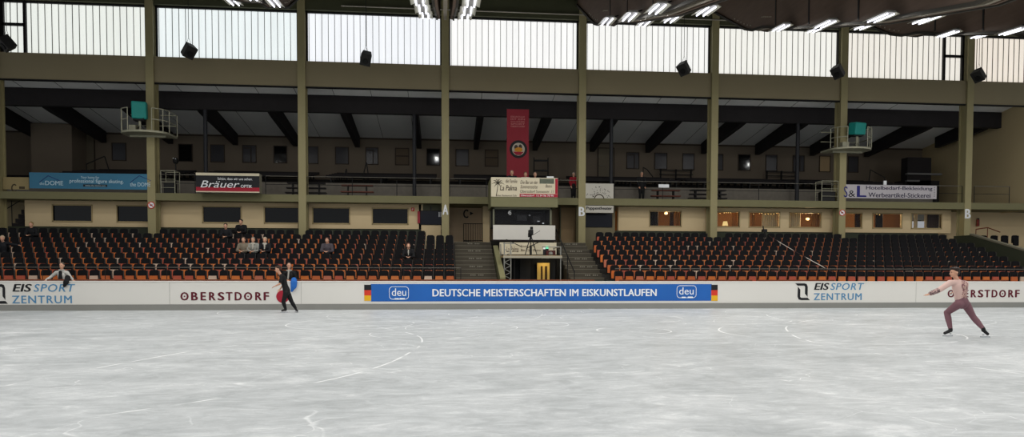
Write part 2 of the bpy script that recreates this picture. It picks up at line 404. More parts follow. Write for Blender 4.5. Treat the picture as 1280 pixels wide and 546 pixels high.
rt = thing('tip_up_seat_rows', (3, 33, F1), 'many distant black tip-up seats filling the upper rows of both stands', 'seats'); rt['kind'] = 'stuff'
A, B, C_, D_ = MB(), MB(), MB(), MB()
def join(dst, src):
    me = bpy.data.meshes.new('x'); src.b.to_mesh(me); dst.b.from_mesh(me); bpy.data.meshes.remove(me); src.b.free()
for side, i, k, x in rest:
    b, p, f, s = seat_parts(x, yrow(i), zrow(i), (side, i, k, x) in occ_seat)
    join(A, b); join(B, p); join(C_, f); join(D_, s)
for q, nm, mm in ((A,'backrest',SEATB),(B,'seat_pan',ORANGE),(C_,'foot',BLACK),(D_,'side_frame',SFR)):
    o = q.build(nm, mm, rt); o['kind'] = 'stuff'
# ---------------------------------------------------------------- pillars and facade
YP = 34.2
def pillar(i, X):
    t = thing('pillar', (X, YP+.28, 0), ['tall olive pillar, %s from the left edge' % ordinal(i+1)][0], 'pillar', 'olive hall pillars')
    t['kind'] = 'structure'; t['label'] = 'tall olive steel pillar of the hall, %s counted from the left' % ordinal(i+1)
    z0 = zrow(9)-.02 if not -.3 < X < 7 else 2.84
    MB().box(X-.18, X+.18, YP, YP+.10, z0, 15.2).build('front_flange', OLIVE, t, bevel=.01)
    MB().box(X-.10, X+.10, YP+.1, YP+.5, z0, 15.2).build('web', OLIVE, t)
    MB().box(X-.18, X+.18, YP+.5, YP+.58, z0, 15.2).build('rear_flange', OLIVE, t)
    return t
for i, X in enumerate(PX): pillar(i, X)
pillar(8, 34.1)
ZW, ZB, ZT = 11.43, 10.23, 13.85
m_ = struct(MB().box(-27, 36, YP+.12, YP+.3, ZB, ZW).build('trim_1', mat('olive_beam','#8b8064',.65,var=.08,scale=.5)))
struct(MB().box(-27, 36, YP+.12, YP+.6, ZT, 15.4).build('trim_2', OLIVE_D))
# thin sill line under the beam
struct(MB().box(-27, 36, YP+.10, YP+.3, ZB-.05, ZB).build('trim_3', BLACK))
slab = struct(MB().box(-27, 36, YP+.03, 42.9, 4.74, 5.08).build('floor', mat('olive_slab','#757151',.7,var=.08)))
# ---------------------------------------------------------------- translucent glazing bays
def winmat(name, col, s):
    m = bpy.data.materials.new(name); m.use_nodes = True; nt = m.node_tree; N = nt.nodes; L = nt.links; b = N['Principled BSDF']
    tc = N.new('ShaderNodeTexCoord'); mp = N.new('ShaderNodeMapping'); mp.inputs['Scale'].default_value = (3.31,.2,.12)
    n = N.new('ShaderNodeTexNoise'); n.inputs['Scale'].default_value = 1; n.inputs['Detail'].default_value = 3
    r = N.new('ShaderNodeMix'); r.data_type = 'RGBA'; c = lin(col)
    r.inputs['A'].default_value = tuple(x*.86 for x in c[:3])+(1,); r.inputs['B'].default_value = tuple(x*1.1 for x in c[:3])+(1,)
    L.new(tc.outputs['Object'], mp.inputs[0]); L.new(mp.outputs[0], n.inputs[0]); L.new(n.outputs[0], r.inputs['Factor'])
    L.new(r.outputs['Result'], b.inputs['Emission Color']); b.inputs['Emission Strength'].default_value = s
    b.inputs['Base Color'].default_value = (.5,.5,.5,1); return m
wincols = ['#e9ede6','#ecf4f4','#f4f7fb','#f9f9f7','#f6f6f2','#f1f0e8','#ece7dc','#eadfd0']
ALLX = PX + [34.1]
for i in range(len(ALLX)-1):
    a, b = ALLX[i]+.18, ALLX[i+1]-.18
    wn = struct(thing('window_%d' % (i+1), ((a+b)/2, YP+.4, ZW), None, None)); 
    MB().box(a, b, YP+.42, YP+.45, ZW, ZT).build('pane', winmat('daylit_glass_%d' % i, wincols[i], WIN_E), wn)
    q = MB(); x = a+.12
    while x < b: q.box(x-.011, x+.011, YP+.39, YP+.42, ZW, ZT); x += .3015
    q.build('glazing_bar', mat('glazing_grey','#55554f',.6,var=0), wn)
    q = MB(); q.box(a, a+.07, YP+.3, YP+.45, ZW, ZT); q.box(b-.07, b, YP+.3, YP+.45, ZW, ZT); q.box(a, b, YP+.3, YP+.45, ZT-.08, ZT)
    q.build('frame', BLACK, wn)
    if i in (0, 6):
        if i == 0: x0, x1 = at(3, 30, YP+.35)[0], at(32, 30, YP+.35)[0]; zz = at(15, 30.5, YP+.35)[1]
        else: x0, x1 = at(1179.5, 60, YP+.35)[0], b-.05; zz = at(1190, 70.5, YP+.35)[1]
        q = MB(); q.box(x0-.04, x0+.08, YP+.28, YP+.4, ZW, ZT); q.box(x1-.08, x1+.04, YP+.28, YP+.4, ZW, ZT); q.box(x0, x1, YP+.28, YP+.4, zz-.06, zz+.06)
        q.build('vent_frame', BLACK, wn)
# pipe along the head of the glazing
tag(MB().tube((-4.9, YP-.06, 14.02), (22.0, YP-.06, 14.02), .03).tube((22.6,YP-.06,14.0),(35,YP-.06,14.0),.03).build('conduit_pipe', mat('pale_pipe','#a09a8c',.5,.2,var=.1)), 'long pale conduit pipe running above the high daylit windows', 'pipe')
# ---------------------------------------------------------------- gallery shell
XL, XR = -26.5, 30.68
YW = 42.5
def ceilz(Y): return 9.36 + .145*(YW-Y)
struct(MB().prism([(YP+.45, ceilz(YP+.45)), (YW+.3, ceilz(YW+.3)), (YW+.3, ceilz(YW+.3)+.15), (YP+.45, ceilz(YP+.45)+.15)], 'x', XL-.3, XR+.3).build('ceiling', CEIL))
q = MB()
for k in range(28):
    x = XL + 1.85*k + .6; q.prism([(YP+.5, ceilz(YP+.5)-.012),(YW, ceilz(YW)-.012),(YW, ceilz(YW)+.01),(YP+.5, ceilz(YP+.5)+.01)], 'x', x, x+.02)
struct(q.build('trim_4', mat('ceiling_joint','#55534f',.9,var=0)))
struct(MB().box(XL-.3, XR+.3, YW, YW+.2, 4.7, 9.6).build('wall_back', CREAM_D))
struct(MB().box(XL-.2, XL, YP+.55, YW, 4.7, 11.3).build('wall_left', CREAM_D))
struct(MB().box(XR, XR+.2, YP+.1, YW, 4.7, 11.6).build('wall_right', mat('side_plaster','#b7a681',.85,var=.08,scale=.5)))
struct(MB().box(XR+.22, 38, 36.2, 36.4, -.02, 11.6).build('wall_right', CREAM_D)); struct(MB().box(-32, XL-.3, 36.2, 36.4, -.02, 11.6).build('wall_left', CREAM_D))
struct(MB().box(XL-.2, XR+.2, YW-.03, YW, 9.26, 9.33).build('trim_5', mat('brown_strip','#3c3228',.8,var=0)))
# left corner block
x0 = at(40, 180, 41)[0]; x1 = at(91, 180, 41)[0]
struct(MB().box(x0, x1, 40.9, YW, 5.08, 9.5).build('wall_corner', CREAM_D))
# purlin and rafters
tag(MB().box(XL, XR, 36.1, 36.4, 9.42, 10.27).build('roof_purlin', BLACKWOOD), 'very long black timber beam running under the whole gallery ceiling', 'beam')
r0 = at(524, 187, 42.3)[0]
k = -6
for n_, px in enumerate((33.5, 130, 213.5, 294.5, 369.5, 447, 524, 595, 668.5, 740, 809.5, 879, 946.5, 1015, 1083, 1170)):
    X = -22.8 if n_ == 0 else at(px, 185, 42.3)[0] if n_ < 14 else (at(1083,185,42.3)[0] if n_ == 14 else at(1171, 185, 40.3)[0])
    ye = 42.3 if n_ != 15 else 40.3
    q = MB().prism([(36.41, 9.40), (36.41, ceilz(36.41)-.02), (ye, ceilz(ye)-.02), (ye, ceilz(ye)-.66), (37.0, ceilz(37.0)-.85)], 'x', X-.14, X+.14)
    tag(q.build('rafter', BLACKWOOD), 'black sloping rafter under the gallery ceiling, %s from the left' % ordinal(n_+1), 'rafter', 'black rafters of the gallery')
for n_, px in enumerate((257, 518, 764, 997)):
    X = at(px, 220, 36.2)[0]
    t = thing('gallery_post', (X, 36.25, 5.08), ['slim dark gallery post behind the balcony rail left of the optician box sign','slim dark gallery post left of the pillar marked A','slim dark gallery post above the caricature sign','slim dark gallery post left of the right spotlight platform'][n_], 'post', 'slim gallery posts')
    MB().tube((X,36.25,5.08),(X,36.25,9.42),.1,n=12).build('shaft', STEEL_D, t)
    MB().box(X-.17, X+.17, 36.1, 36.4, 5.08, 5.12).build('base_plate', STEEL_D, t)
# back wall windows of the gallery
gw = [(140,158,171,193,'d'),(223,241,173,194,'l'),(263,281,175,196,'d'),(303,320.5,175,197,'f'),(342,359,176,198,'l'),(384.5,398,177,198,'d'),(419,436,178,198,'d'),(457,473,179.5,201,'f'),(494,511.5,180.5,201,'w'),(533,550,181.5,202,'l'),(569.5,586,182.5,203,'d'),(606,623,184,204,'w'),
      (783,799,187,206,'f'),(818,834,187.5,207,'d'),(853,868,187.5,207,'d'),(897,904,188,207,'d'),(922.5,938,188.5,207.5,'l'),(957,971.5,189,208,'d'),(991,1005.5,189.5,209,'f'),(1024,1038,189.5,208.5,'c'),(1060,1073,190,208.5,'d')]
WFR = mat('window_frame_brown','#3a3028',.7,var=0)
PANE_G = mat('gallery_pane','#3b3a3d',.25,var=.15,scale=1); CURT = mat('curtain_cream','#a8906c',.9,var=.08)
for n_, (a, b, t0, t1, kd) in enumerate(gw):
    x0, x1 = at(a, 190, YW)[0], at(b, 190, YW)[0]; z0, z1 = 7.75, 8.78
    wn = struct(thing('window_%d' % (n_+20), ((x0+x1)/2, YW, z0), None, None))
    q = MB(); e = .045
    q.box(x0,x1,YW-.05,YW,z1-e,z1).box(x0,x1,YW-.05,YW,z0,z0+e).box(x0,x0+e,YW-.05,YW,z0,z1).box(x1-e,x1,YW-.05,YW,z0,z1)
    if kd == 'f': q.box(x0+.08, x1-.3, YW-.05, YW-.02, z1-.2, z1-.14).box(x1-.33, x1-.28, YW-.05, YW-.02, z0, z1-.14)
    if kd == 'w': q.box(x0, x1, YW-.05, YW-.02, (z0+z1)/2, (z0+z1)/2+.06)
    q.build('window_frame', WFR, wn)
    MB().box(x0+e, x1-e, YW-.03, YW-.01, z0+e, z1-e).build('pane', {'c':CURT,'w':mat('gallery_blind','#5d5040',.8,var=.1)}.get(kd, GLASSD if kd == 'l' else PANE_G), wn)
# gallery doors
for n_, (a, b, t0, Yd) in enumerate(((96, 118, 168, YW), (748, 761.5, 185.5, YW), (1052+0, 1052+.1, 0, 0))):
    if n_ == 2: break
    x0, x1 = at(a, 190, Yd)[0], at(b, 190, Yd)[0]; z1 = at(a, t0, Yd)[1]
    if n_ == 1: x1 = x0+.95
    d = struct(thing('door_%d' % (n_+1), ((x0+x1)/2, Yd, 6.75), None, None))
    MB().box(x0, x1, Yd-.04, Yd, 6.75, z1).build('door_leaf', mat('door_grey','#6e6656',.8,var=.05), d)
    MB().box(x0-.05, x0, Yd-.06, Yd, 6.75, z1+.05).box(x1, x1+.05, Yd-.06, Yd, 6.75, z1+.05).box(x0, x1, Yd-.06, Yd, z1, z1+.05).build('door_frame', WFR, d)
    MB().tube((x0+.1, Yd-.1, 7.9), (x0+.22, Yd-.1, 7.9), .02).tube((x0+.1,Yd-.1,7.9),(x0+.1,Yd,7.9),.015).build('door_handle', GREY, d)
# stepped gallery floor and dark benches
poly = [(37.0, 5.08), (37.0, 5.95)]
for k in range(5): poly += [(38.0+k*.95, 5.95+k*.16), (38.0+k*.95, 5.95+(k+1)*.16)]
poly += [(YW, 5.95+5*.16), (YW, 5.08)]
struct(MB().prism(poly, 'x', XL+.0, XR-3.4).build('floor', mat('dark_gallery_floor','#221f1d',.9,var=.15)))
struct(MB().box(XL, XR-3.4, 36.86, 37.0, 5.08, 5.97).build('trim_6', CONC))
for r in range(5):
    for b_ in range(7):
        xa, xb = PX[b_]+.5 if b_ else -19.5, PX[b_+1]-.5
        if b_ == 6: xb = 26.2
        y = 37.75+r*.95; z = 5.95+r*.16
        t = thing('gallery_bench', ((xa+xb)/2, y, z), 'long dark bench, %s row of the gallery, %s bay from the left' % (ordinal(r+1), ordinal(b_+1)), 'bench', 'dark gallery benches')
        MB().box(xa, xb, y-.17, y+.15, z+.40, z+.45).build('bench_seat', BLACKWOOD, t)
        MB().box(xa, xb, y+.12, y+.16, z+.42, z+.56).build('bench_back', BLACKWOOD, t)
        for x in (xa+.3, (xa+xb)/2, xb-.3): MB().box(x-.03, x+.03, y-.12, y+.14, z, z+.4).box(x-.03, x+.03, y+.09, y+.13, z+.38, z+.5).build('bench_leg', BLACK, t)
# balcony rails along the slab edge
def balcony(px0, px1, label, posts=None):
    Y = YP+.3; x0, x1 = at(px0, 230, Y)[0], at(px1, 230, Y)[0]
    t = thing('balcony_railing', ((x0+x1)/2, Y, 5.08), label, 'railing', 'thin balcony railings')
    MB().tube((x0,Y,5.98),(x1,Y,5.98),.016).build('top_bar', mat('rail_pale','#77736a',.5,.4,var=.1), t)
    MB().tube((x0,Y,5.58),(x1,Y,5.58),.012).build('middle_bar', BLACK, t)
    n = max(1, round((x1-x0)/2.2))
    for k in range(n+1):
        x = x0+(x1-x0)*k/n; MB().tube((x,Y,5.08),(x,Y,5.98),.018).build('post', BLACK, t)
balcony(200, 244, 'thin balcony railing between the first full pillar and the optician sign')
balcony(332, 372, 'thin balcony railing right of the optician sign')
balcony(384, 551, 'thin balcony railing over the lower windows, left of the pillar marked A')
balcony(562, 608, 'short balcony railing between pillar A and the commentary booth')
balcony(698, 722, 'short balcony railing right of the commentary booth')
balcony(768, 888, 'thin balcony railing right of the caricature sign')
balcony(898, 1048, 'thin balcony railing left of the right spotlight platform')
balcony(1171, 1203, 'short balcony railing right of the workwear banner')
balcony(1218, 1262, 'thin balcony railing beside the beige right side wall')
# ---------------------------------------------------------------- cream lower wall with windows
YL = 35.0
ZL0, ZL1 = 3.52, 4.76
def lowwall(px0, px1, n):
    x0, x1 = at(px0, 270, YL)[0], at(px1, 270, YL)[0]
    struct(MB().box(x0, x1, YL, YL+.12, ZL0, 3.83).build('wall_lower', CREAM))
    return x0, x1
def pxx(p, Y=YL): return at(p, 268, Y)[0]
LW = [ # px0, px1 of a window, z0, z1 , kind, label piece
 (66.5,114.5,'d'),(147,185,'d'),(254,301,'d'),(331,373,'d'),(391.5,436.5,'d'),(466,509.5,'d'),
 (812.5,851,'w'),(896,924,'w'),(937,974,'w'),(987.5,1026,'w'),(1056,1077,'w'),(1091.5,1127,'w'),(1140,1176.5,'w')]
SEG = [(31,184.5),(200,372.5),(386,523.5),(773,883),(896,1041),(1056,1189)]
def lower_rooms():
    for a, b in SEG:
        X0, X1 = pxx(a), pxx(b)
        if a == 31: X1 = pxx(192)
        q = MB(); q.box(X0, X1, YL, YL+.12, ZL0, 3.78); q.box(X0, X1, YL, YL+.12, 4.52, ZL1)
        ws = [(pxx(w0), pxx(w1)) for w0, w1, _ in LW if w0 >= a-2 and w1 <= b+6]
        x = X0
        for w0, w1 in ws: q.box(x, w0, YL, YL+.12, 3.78, 4.52); x = w1
        if x < X1: q.box(x, X1, YL, YL+.12, 3.78, 4.52)
        q.box(X0, X0+.1, YL+.12, YL+.3, ZL0, ZL1); q.box(X1-.1, X1, YL+.12, YL+.3, ZL0, ZL1)
        struct(q.build('wall_lower', CREAM))
lower_rooms()
struct(MB().box(-22, .1, YL+.05, YL+.3, 2.4, ZL0).box(6.95, 26.3, YL+.05, YL+.3, 2.4, ZL0).build('wall_base', GREEN))
struct(MB().box(-22, .1, YP-.1, YL+.05, 2.2, 2.52).box(6.95, 26.4, YP-.1, YL+.05, 2.2, 2.52).build('floor', CONC_D))
RB = mat('room_wall_warm', '#8a6238', .8, var=.1); RD = mat('room_wall_dark', '#1b1a1a', .8, var=.2)
# rooms behind
struct(MB().box(-19.6, -.9, 38.0, 38.1, 3.2, 4.74).box(-19.6,-.9,YL+.12,38,3.2,3.3).build('wall_room', RD))
struct(MB().box(9.0, 26.0, 37.6, 37.7, 3.2, 4.74).box(9.0,26.0,YL+.12,37.6,3.2,3.3).build('wall_room', RB))
LMP = emis('warm_bulb', '#ffcf7a', 3.0)
GL = bpy.data.materials.new('clear_window_glass'); GL.use_nodes = True
nt = GL.node_tree; b_ = nt.nodes['Principled BSDF']; b_.inputs['Base Color'].default_value = (.05,.05,.055,1); b_.inputs['Roughness'].default_value = .04; b_.inputs['Alpha'].default_value = .12
rn = random.Random(5)
for n_, (a, b, kd) in enumerate(LW):
    x0, x1 = pxx(a), pxx(b); z0, z1 = 3.78, 4.52
    wn = struct(thing('window_%d' % (n_+50), ((x0+x1)/2, YL, z0), None, None))
    q = MB(); e = .05
    q.box(x0-.03,x1+.03,YL-.03,YL+.1,z1-.01,z1+e).box(x0-.03,x1+.03,YL-.03,YL+.1,z0-e,z0+.01).box(x0-e,x0,YL-.03,YL+.1,z0-e,z1+e).box(x1,x1+e,YL-.03,YL+.1,z0-e,z1+e)
    q.build('window_frame', mat('frame_beige','#a39068',.6,var=.05), wn)
    MB().box(x0, x1, YL+.05, YL+.065, z0, z1).build('pane', GLASSD if kd == 'd' else GL, wn)
# warm interiors on the right: pendant lamps, curtains, partitions
def pendant(px, py, r, lab):
    X, Z = at(px, py, 35.9)
    t = thing('pendant_lamp', (X, 35.9, Z-.1), lab, 'lamp', 'warm pendant lamps behind the windows')
    MB().sph((X,35.9,Z), (r,r,r*.8)).build('bulb', LMP, t); MB().tube((X,35.9,Z+r*.7),(X,35.9,4.74),.008).build('cord', BLACK, t)
    MB().tube((X,35.9,Z+r*.3),(X,35.9,Z+r*1.2),r*.9,.02,n=12).build('shade', mat('brass_shade','#b07a28',.4,.5,var=0), t)
    l = bpy.data.lights.new('pendant_light','POINT'); l.energy = 40; l.color = (1,.72,.42); l.shadow_soft_size = .08
    o = bpy.data.objects.new('pendant_light', l); o.parent = t; o.location = (0,-.22,.02); COL.objects.link(o)
for px, py, r, lab in ((832.5,266.5,.09,'warm pendant lamp in the first lit window right of the stairs'),(908.5,263.5,.08,'warm pendant lamp in the narrow lit window beside the fifth full pillar'),(938,264,.08,'warm pendant lamp at the left edge of the wide lit window'),(1009.5,273.5,.1,'warm pendant lamp hanging low behind curtains'),(1066,266,.07,'warm pendant lamp next to the right no-skating sign'),(1108,265.5,.06,'small pendant lamp in the second window from the right end')): pendant(px, py, r, lab)
def curtain(px0, px1, mcol, lab, Y=35.5):
    x0, x1 = at(px0,270,Y)[0], at(px1,270,Y)[0]; q = MB(); n = max(3, int((x1-x0)/.05)); pts = []
    for k in range(n+1): pts.append((x0+(x1-x0)*k/n, Y+(.025 if k%2 else -.025)))
    q.prism(pts+[(p[0], p[1]+.012) for p in reversed(pts)], 'z', 3.32, 4.72)
    tag(q.build('curtain', mcol), lab, 'curtain', 'curtains behind the lit windows')
CW = mat('white_curtain','#c9bb98',.9,var=.05); CO = mat('ochre_curtain','#a0703a',.9,var=.1); CB = mat('brown_curtain','#3c2c22',.9,var=.1)
for a, b, mc, lab in ((837,842,CB,'dark brown curtain in the first lit window right of the stairs'),(844,850,CO,'ochre curtain at the right side of the first lit window'),(914,921,CO,'ochre curtain in the narrow lit window'),(939,944,CO,'ochre curtain at the left of the wide lit window'),(952,972,CW,'pale curtain filling the right half of the wide lit window'),(988,1001,CW,'pale curtain at the left of the window with the low lamp'),(1014,1024,CO,'ochre curtain at the right of the window with the low lamp'),(1068.5,1076,CB,'near-black curtain beside the right no-skating sign'),(1142,1147.5,CW,'pale curtain at the left of the last lit window'),(1156,1158.5,CW,'thin pale curtain in the middle of the last lit window'),(1159,1174,CB,'dark curtain at the right of the last lit window')): curtain(a, b, mc, lab)
for a, b, lab in ((812,823,'black curtain at the left of the first lit window right of the stairs'),(923,925,'dark curtain edge at the right of the narrow lit window'),(1094,1104,'dark curtain at the left of the second window from the right end')): curtain(a, b, mat('near_black_curtain','#121010',.9,var=.1), lab, 35.45)
X, Z = at(906.5, 280, 35.6); t = thing('table_lamp', (X, 35.6, 3.3), 'small cream table lamp in the bottom of the narrow lit window', 'lamp')
MB().tube((X,35.6,Z-.08),(X,35.6,Z+.14),.15,.10,n=16).build('lamp_shade', emis('cream_shade','#f0cf86',1.1), t); MB().tube((X,35.6,3.3),(X,35.6,Z-.08),.02).build('lamp_stem', BLACK, t)
for a, b, y, lab in ((816,848,262.8,'string of tiny warm lights in the first lit window right of the stairs'),(900,921,264.5,'string of tiny warm lights in the narrow lit window'),(942,971,265.5,'string of tiny warm lights in the wide lit window'),(991,1023,265,'string of tiny warm lights above the low pendant lamp'),(1096,1124,266.3,'string of tiny warm lights in the second window from the right end')):
    t = thing('string_lights', (at((a+b)/2,y,35.3)[0], 35.3, at((a+b)/2,y,35.3)[1]-.1), lab, 'lights'); rq = random.Random(a); pts = []
    for k in range(9): px_ = a+(b-a)*k/8; X_, Z_ = at(px_, y+rq.uniform(-.5,2.2), 35.3); pts.append((X_,35.3,Z_))
    MB().path(pts, .004).build('wire', BLACK, t)
    for p in pts: MB().sph(p, .018, n=4).build('bulb', LMP, t)
# ---------------------------------------------------------------- recesses beside the booth
struct(MB().box(-1.15, 8.64, 36.6, 36.75, 2.5, 4.74).build('wall_recess', mat('recess_plaster','#b8a286',.85,var=.07)))
struct(MB().box(-1.18, -1.1, YL, 36.6, 2.5, 4.74).build('wall_recess', CREAM)); struct(MB().box(7.0,8.64,YL,YL+.1,2.5,4.74).build('wall_panel', mat('panel_olive_beige','#756d55',.8,var=.06)))
struct(MB().box(-1.1,-.2,YL,YL+.1,2.5,3.85).build('wall_panel', CREAM)); struct(MB().box(-1.1,-.2,YL,YL+.1,3.85,4.74).build('wall_panel', OLIVE_D))
struct(MB().box(7.9,8.0,YL+.1,36.6,2.5,4.74).build('wall_recess', CREAM))
# booth core column and door panel
x0,x1 = at(603.5,280,35.6)[0], at(612,280,35.6)[0]
struct(MB().box(x0, x1, 35.5, 36.6, 2.84, 4.74).build('wall_column', CREAM))
x0, x1, zt, zb = at(701,285,35.8)[0], at(719.5,285,35.8)[0], at(710,262,35.8)[1], at(710,304,35.8)[1]
d = struct(thing('door_3', ((x0+x1)/2, 35.8, zb), None, None))
MB().box(x0, x1, 35.8, 35.86, zb, 4.74).build('door_leaf', mat('beige_door','#a68c68',.7,var=.04), d)
MB().box(x0-.06, x0, 35.76, 35.86, zb, 4.74).box(x1, x1+.12, 35.76, 35.9, zb, 4.74).build('door_frame', OLIVE_D, d)
# wall text C with arrow
t = thing('wall_sign', (*(at(585,267,36.55)[0:1]), 36.58, 3.9), 'black letter C and arrow on the recess wall above the metal gate', 'sign')
textpx('letter', 'C', 579, 585.5, 262, 272.5, 36.595, INK, t, bold=.05)
a = at(587.5,264.5,36.59); b = at(592,266.5,36.59); c = at(587.5,269,36.59)
MB().prism([(a[0],a[1]),(b[0],b[1]),(c[0],c[1])],'y',36.585,36.598).build('arrow', INK, t)
# metal gate
Yg = 35.6; x0, x1 = at(579.5,290,Yg)[0], at(603,290,Yg)[0]; zt, zb = at(591,279.5,Yg)[1], at(591,302.5,Yg)[1]
t = thing('metal_gate', ((x0+x1)/2, Yg, zb), 'black barred metal gate left of the booth at the head of the steps', 'gate')
MB().path([(x0,Yg,zb),(x0,Yg,zt),(x1,Yg,zt),(x1,Yg,zb),(x0,Yg,zb+.05)], .02).tube((x0,Yg,zb+.08),(x1,Yg,zb+.08),.018).build('gate_frame', BLACK, t)
for k in range(1, 8):
    x = x0+(x1-x0)*k/8; MB().tube((x,Yg,zb),(x,Yg,zt),.011).build('bar', BLACK, t)
# screens left and right
def screen(a, b, y0, y1, Y, lab):
    x0, x1 = at(a,270,Y)[0], at(b,270,Y)[0]; c = (a+b)/2; z0, z1 = at(c,y1,Y)[1], at(c,y0,Y)[1]
    t = thing('display_screen', ((x0+x1)/2, Y, z0), lab, 'screen')
    MB().box(x0,x1,Y,Y+.048,z0,z1).build('screen_housing', BLACK, t, bevel=.01)
    MB().box(x0+.03,x1-.03,Y-.006,Y,z0+.03,z1-.03).build('screen_panel', mat('screen_navy','#0c0d1a',.15,var=.1), t)
    MB().box((x0+x1)/2-.03,(x0+x1)/2+.03,Y+.0,Y+.045,z1-.02,z1+.2).build('bracket', STEEL_D, t)
    return t
t = screen(525, 552, 263, 281, 34.95, 'dark screen left of the pillar marked A under the balcony')
textpx('screen_text', 'II', 548.5, 551.5, 265, 271, 34.935, INKW, t)
tag(rect(MB(), 522, 264, 525, 279, 34.99, .1).build('fire_hose_cabinet', RED), 'narrow red strip beside the dark screen left of pillar A', 'cabinet')
screen(731.5, 765.5, 266.5, 284, 34.95, 'dark blue screen right of the pillar marked B near the booth')
# red small sign on the wall
t = thing('fire_sign', (at(516,261.5,YL)[0], YL-.02, 4.45), 'small red square fire sign on the cream wall left of pillar A', 'sign')
rect(MB(), 514, 259.5, 518, 264, YL-.001, .012).build('plate', REDF, t); textpx('symbol', 'F', 515, 517, 260.5, 263, YL-.014, INKW, t)
# pillar letters
def pletter(ch, a, b, y0, y1, lab):
    Y = YP-.002; t = thing('pillar_letter', (at((a+b)/2,y0,Y)[0], Y, at((a+b)/2,y1,Y)[1]), lab, 'letter')
    textpx('letter', ch, a, b, y0, y1, Y, INKW, t, bold=.05, depth=.02)
pletter('A', 553, 560.5, 256, 268.3, 'large white letter A on the pillar left of the booth')
pletter('B', 723.3, 731, 259, 270, 'large white letter B on the pillar right of the booth')
pletter('B', 1206, 1213, 261.5, 273, 'large white letter B on the rightmost pillar')
def nosign(px, py, lab):
    X, Z = at(px, py, YP-.01); t = thing('prohibition_sign', (X, YP-.01, Z-.17), lab, 'sign')
    MB().tube((X,YP-.004,Z),(X,YP-.02,Z),.16,n=24).build('disc', INKW, t)
    q = MB(); pts = [(X+.15*math.cos(a*math.pi/12), YP-.024, Z+.15*math.sin(a*math.pi/12)) for a in range(25)]; q.path(pts, .018); q.tube((X-.1,YP-.026,Z+.1),(X+.1,YP-.026,Z-.1),.016)
    q.build('red_ring', REDF, t)
    MB().box(X-.06,X+.05,YP-.024,YP-.018,Z-.03,Z+.03).build('symbol', INK, t)
nosign(189.2, 256.3, 'round red prohibition sign on the left pillar with the spotlight platform')
nosign(1052.7, 265.8, 'round red prohibition sign on the right pillar with the spotlight platform')
# ---------------------------------------------------------------- booth
bx0, bx1 = at(613.7,240,32.1)[0], at(697.3,240,32.1)[0]
booth = thing('commentary_booth', ((bx0+bx1)/2, 33, 2.2), 'olive and white commentary booth projecting from the balcony between the two stairways', 'booth')
MB().box(bx0, bx1, 32.1, 34.25, 4.42, 4.88).build('fascia', mat('booth_olive','#767353',.65,var=.06), booth)
MB().box(bx0, bx0+.08, 32.14, 34.25, 4.88, 5.75).box(bx1-.08, bx1, 32.14, 34.25, 4.88, 5.75).box(bx0, bx1, 32.13, 32.2, 4.88, 5.75).build('parapet', mat('booth_olive'," #767353"), booth)
gx0, gx1 = at(616,270,32.4)[0], at(689.5,270,32.4)[0]
q = MB(); zg0 = at(650,281.5,32.4)[1]
for xa, xb in ((gx0, gx0+.08),(gx1-.08, gx1)): q.box(xa,xb,32.38,32.5,zg0,4.42).box(xa,xb,34.1,34.2,zg0,4.42)
q.box(gx0,gx1,32.38,32.5,4.34,4.42).box(gx0,gx1,32.38,32.5,zg0-.03,zg0+.02)
q.build('window_frame', mat('frame_grey_olive','#6a6a58',.6,var=.05), booth)
MB().box(gx0+.08, gx1-.08, 32.43, 32.45, zg0+.02, 4.34).build('pane', GLASSD if False else GL, booth)
MB().box(gx0+.05, gx1-.05, 34.0, 34.1, zg0-.1, 4.42).box(gx0+.02,gx0+.06,32.5,34.0,zg0-.1,4.42).box(gx1-.06,gx1-.02,32.5,34.0,zg0-.1,4.42).box(gx0,gx1,32.5,34,4.36,4.41).box(gx0,gx1,32.5,34,zg0-.1,zg0-.05).build('room_walls', RD, booth)
zw = at(650,299.5,32.3)[1]
MB().box(at(616.3,290,32.3)[0], at(694,290,32.3)[0], 32.3, 32.36, zw, zg0).build('white_parapet', mat('booth_white','#cfccc4',.6,var=.03), booth)
MB().box(gx0, gx1+.2, 32.28, 32.4, zw-.06, zw).build('ledge', mat('ledge_dark','#221a18',.6,var=0), booth)
textpx('time_numerals', '45', 635, 639, 263, 268.5, 32.42, INKW, booth)
# monitors and laptops seen through the glass
for n_, (px, py, w_, h_, lit) in enumerate(((652,272,.5,.3,0),(671,274,.42,.3,0),(662,269,.12,.06,1),(673,276.5,.16,.08,1),(679,279,.12,.1,1))):
    X, Z = at(px, py, 33.0)
    t = thing('booth_monitor', (X, 33.0, Z-h_/2), ['wide black monitor inside the booth window','second black monitor inside the booth, right of the wide one','small lit screen above the monitors in the booth','white lit screen at the right of the booth window','lowest white lit sheet at the right of the booth window'][n_], 'monitor')
    MB().box(X-w_/2, X+w_/2, 33.0, 33.04, Z-h_/2, Z+h_/2).build('housing', BLACK, t, bevel=.005)
    MB().box(X-w_/2+.02, X+w_/2-.02, 32.99, 33.0, Z-h_/2+.02, Z+h_/2-.02).build('screen', emis('lit_screen','#cfd3d8',.7) if lit else mat('off_screen','#1b1c20',.2,var=0), t)
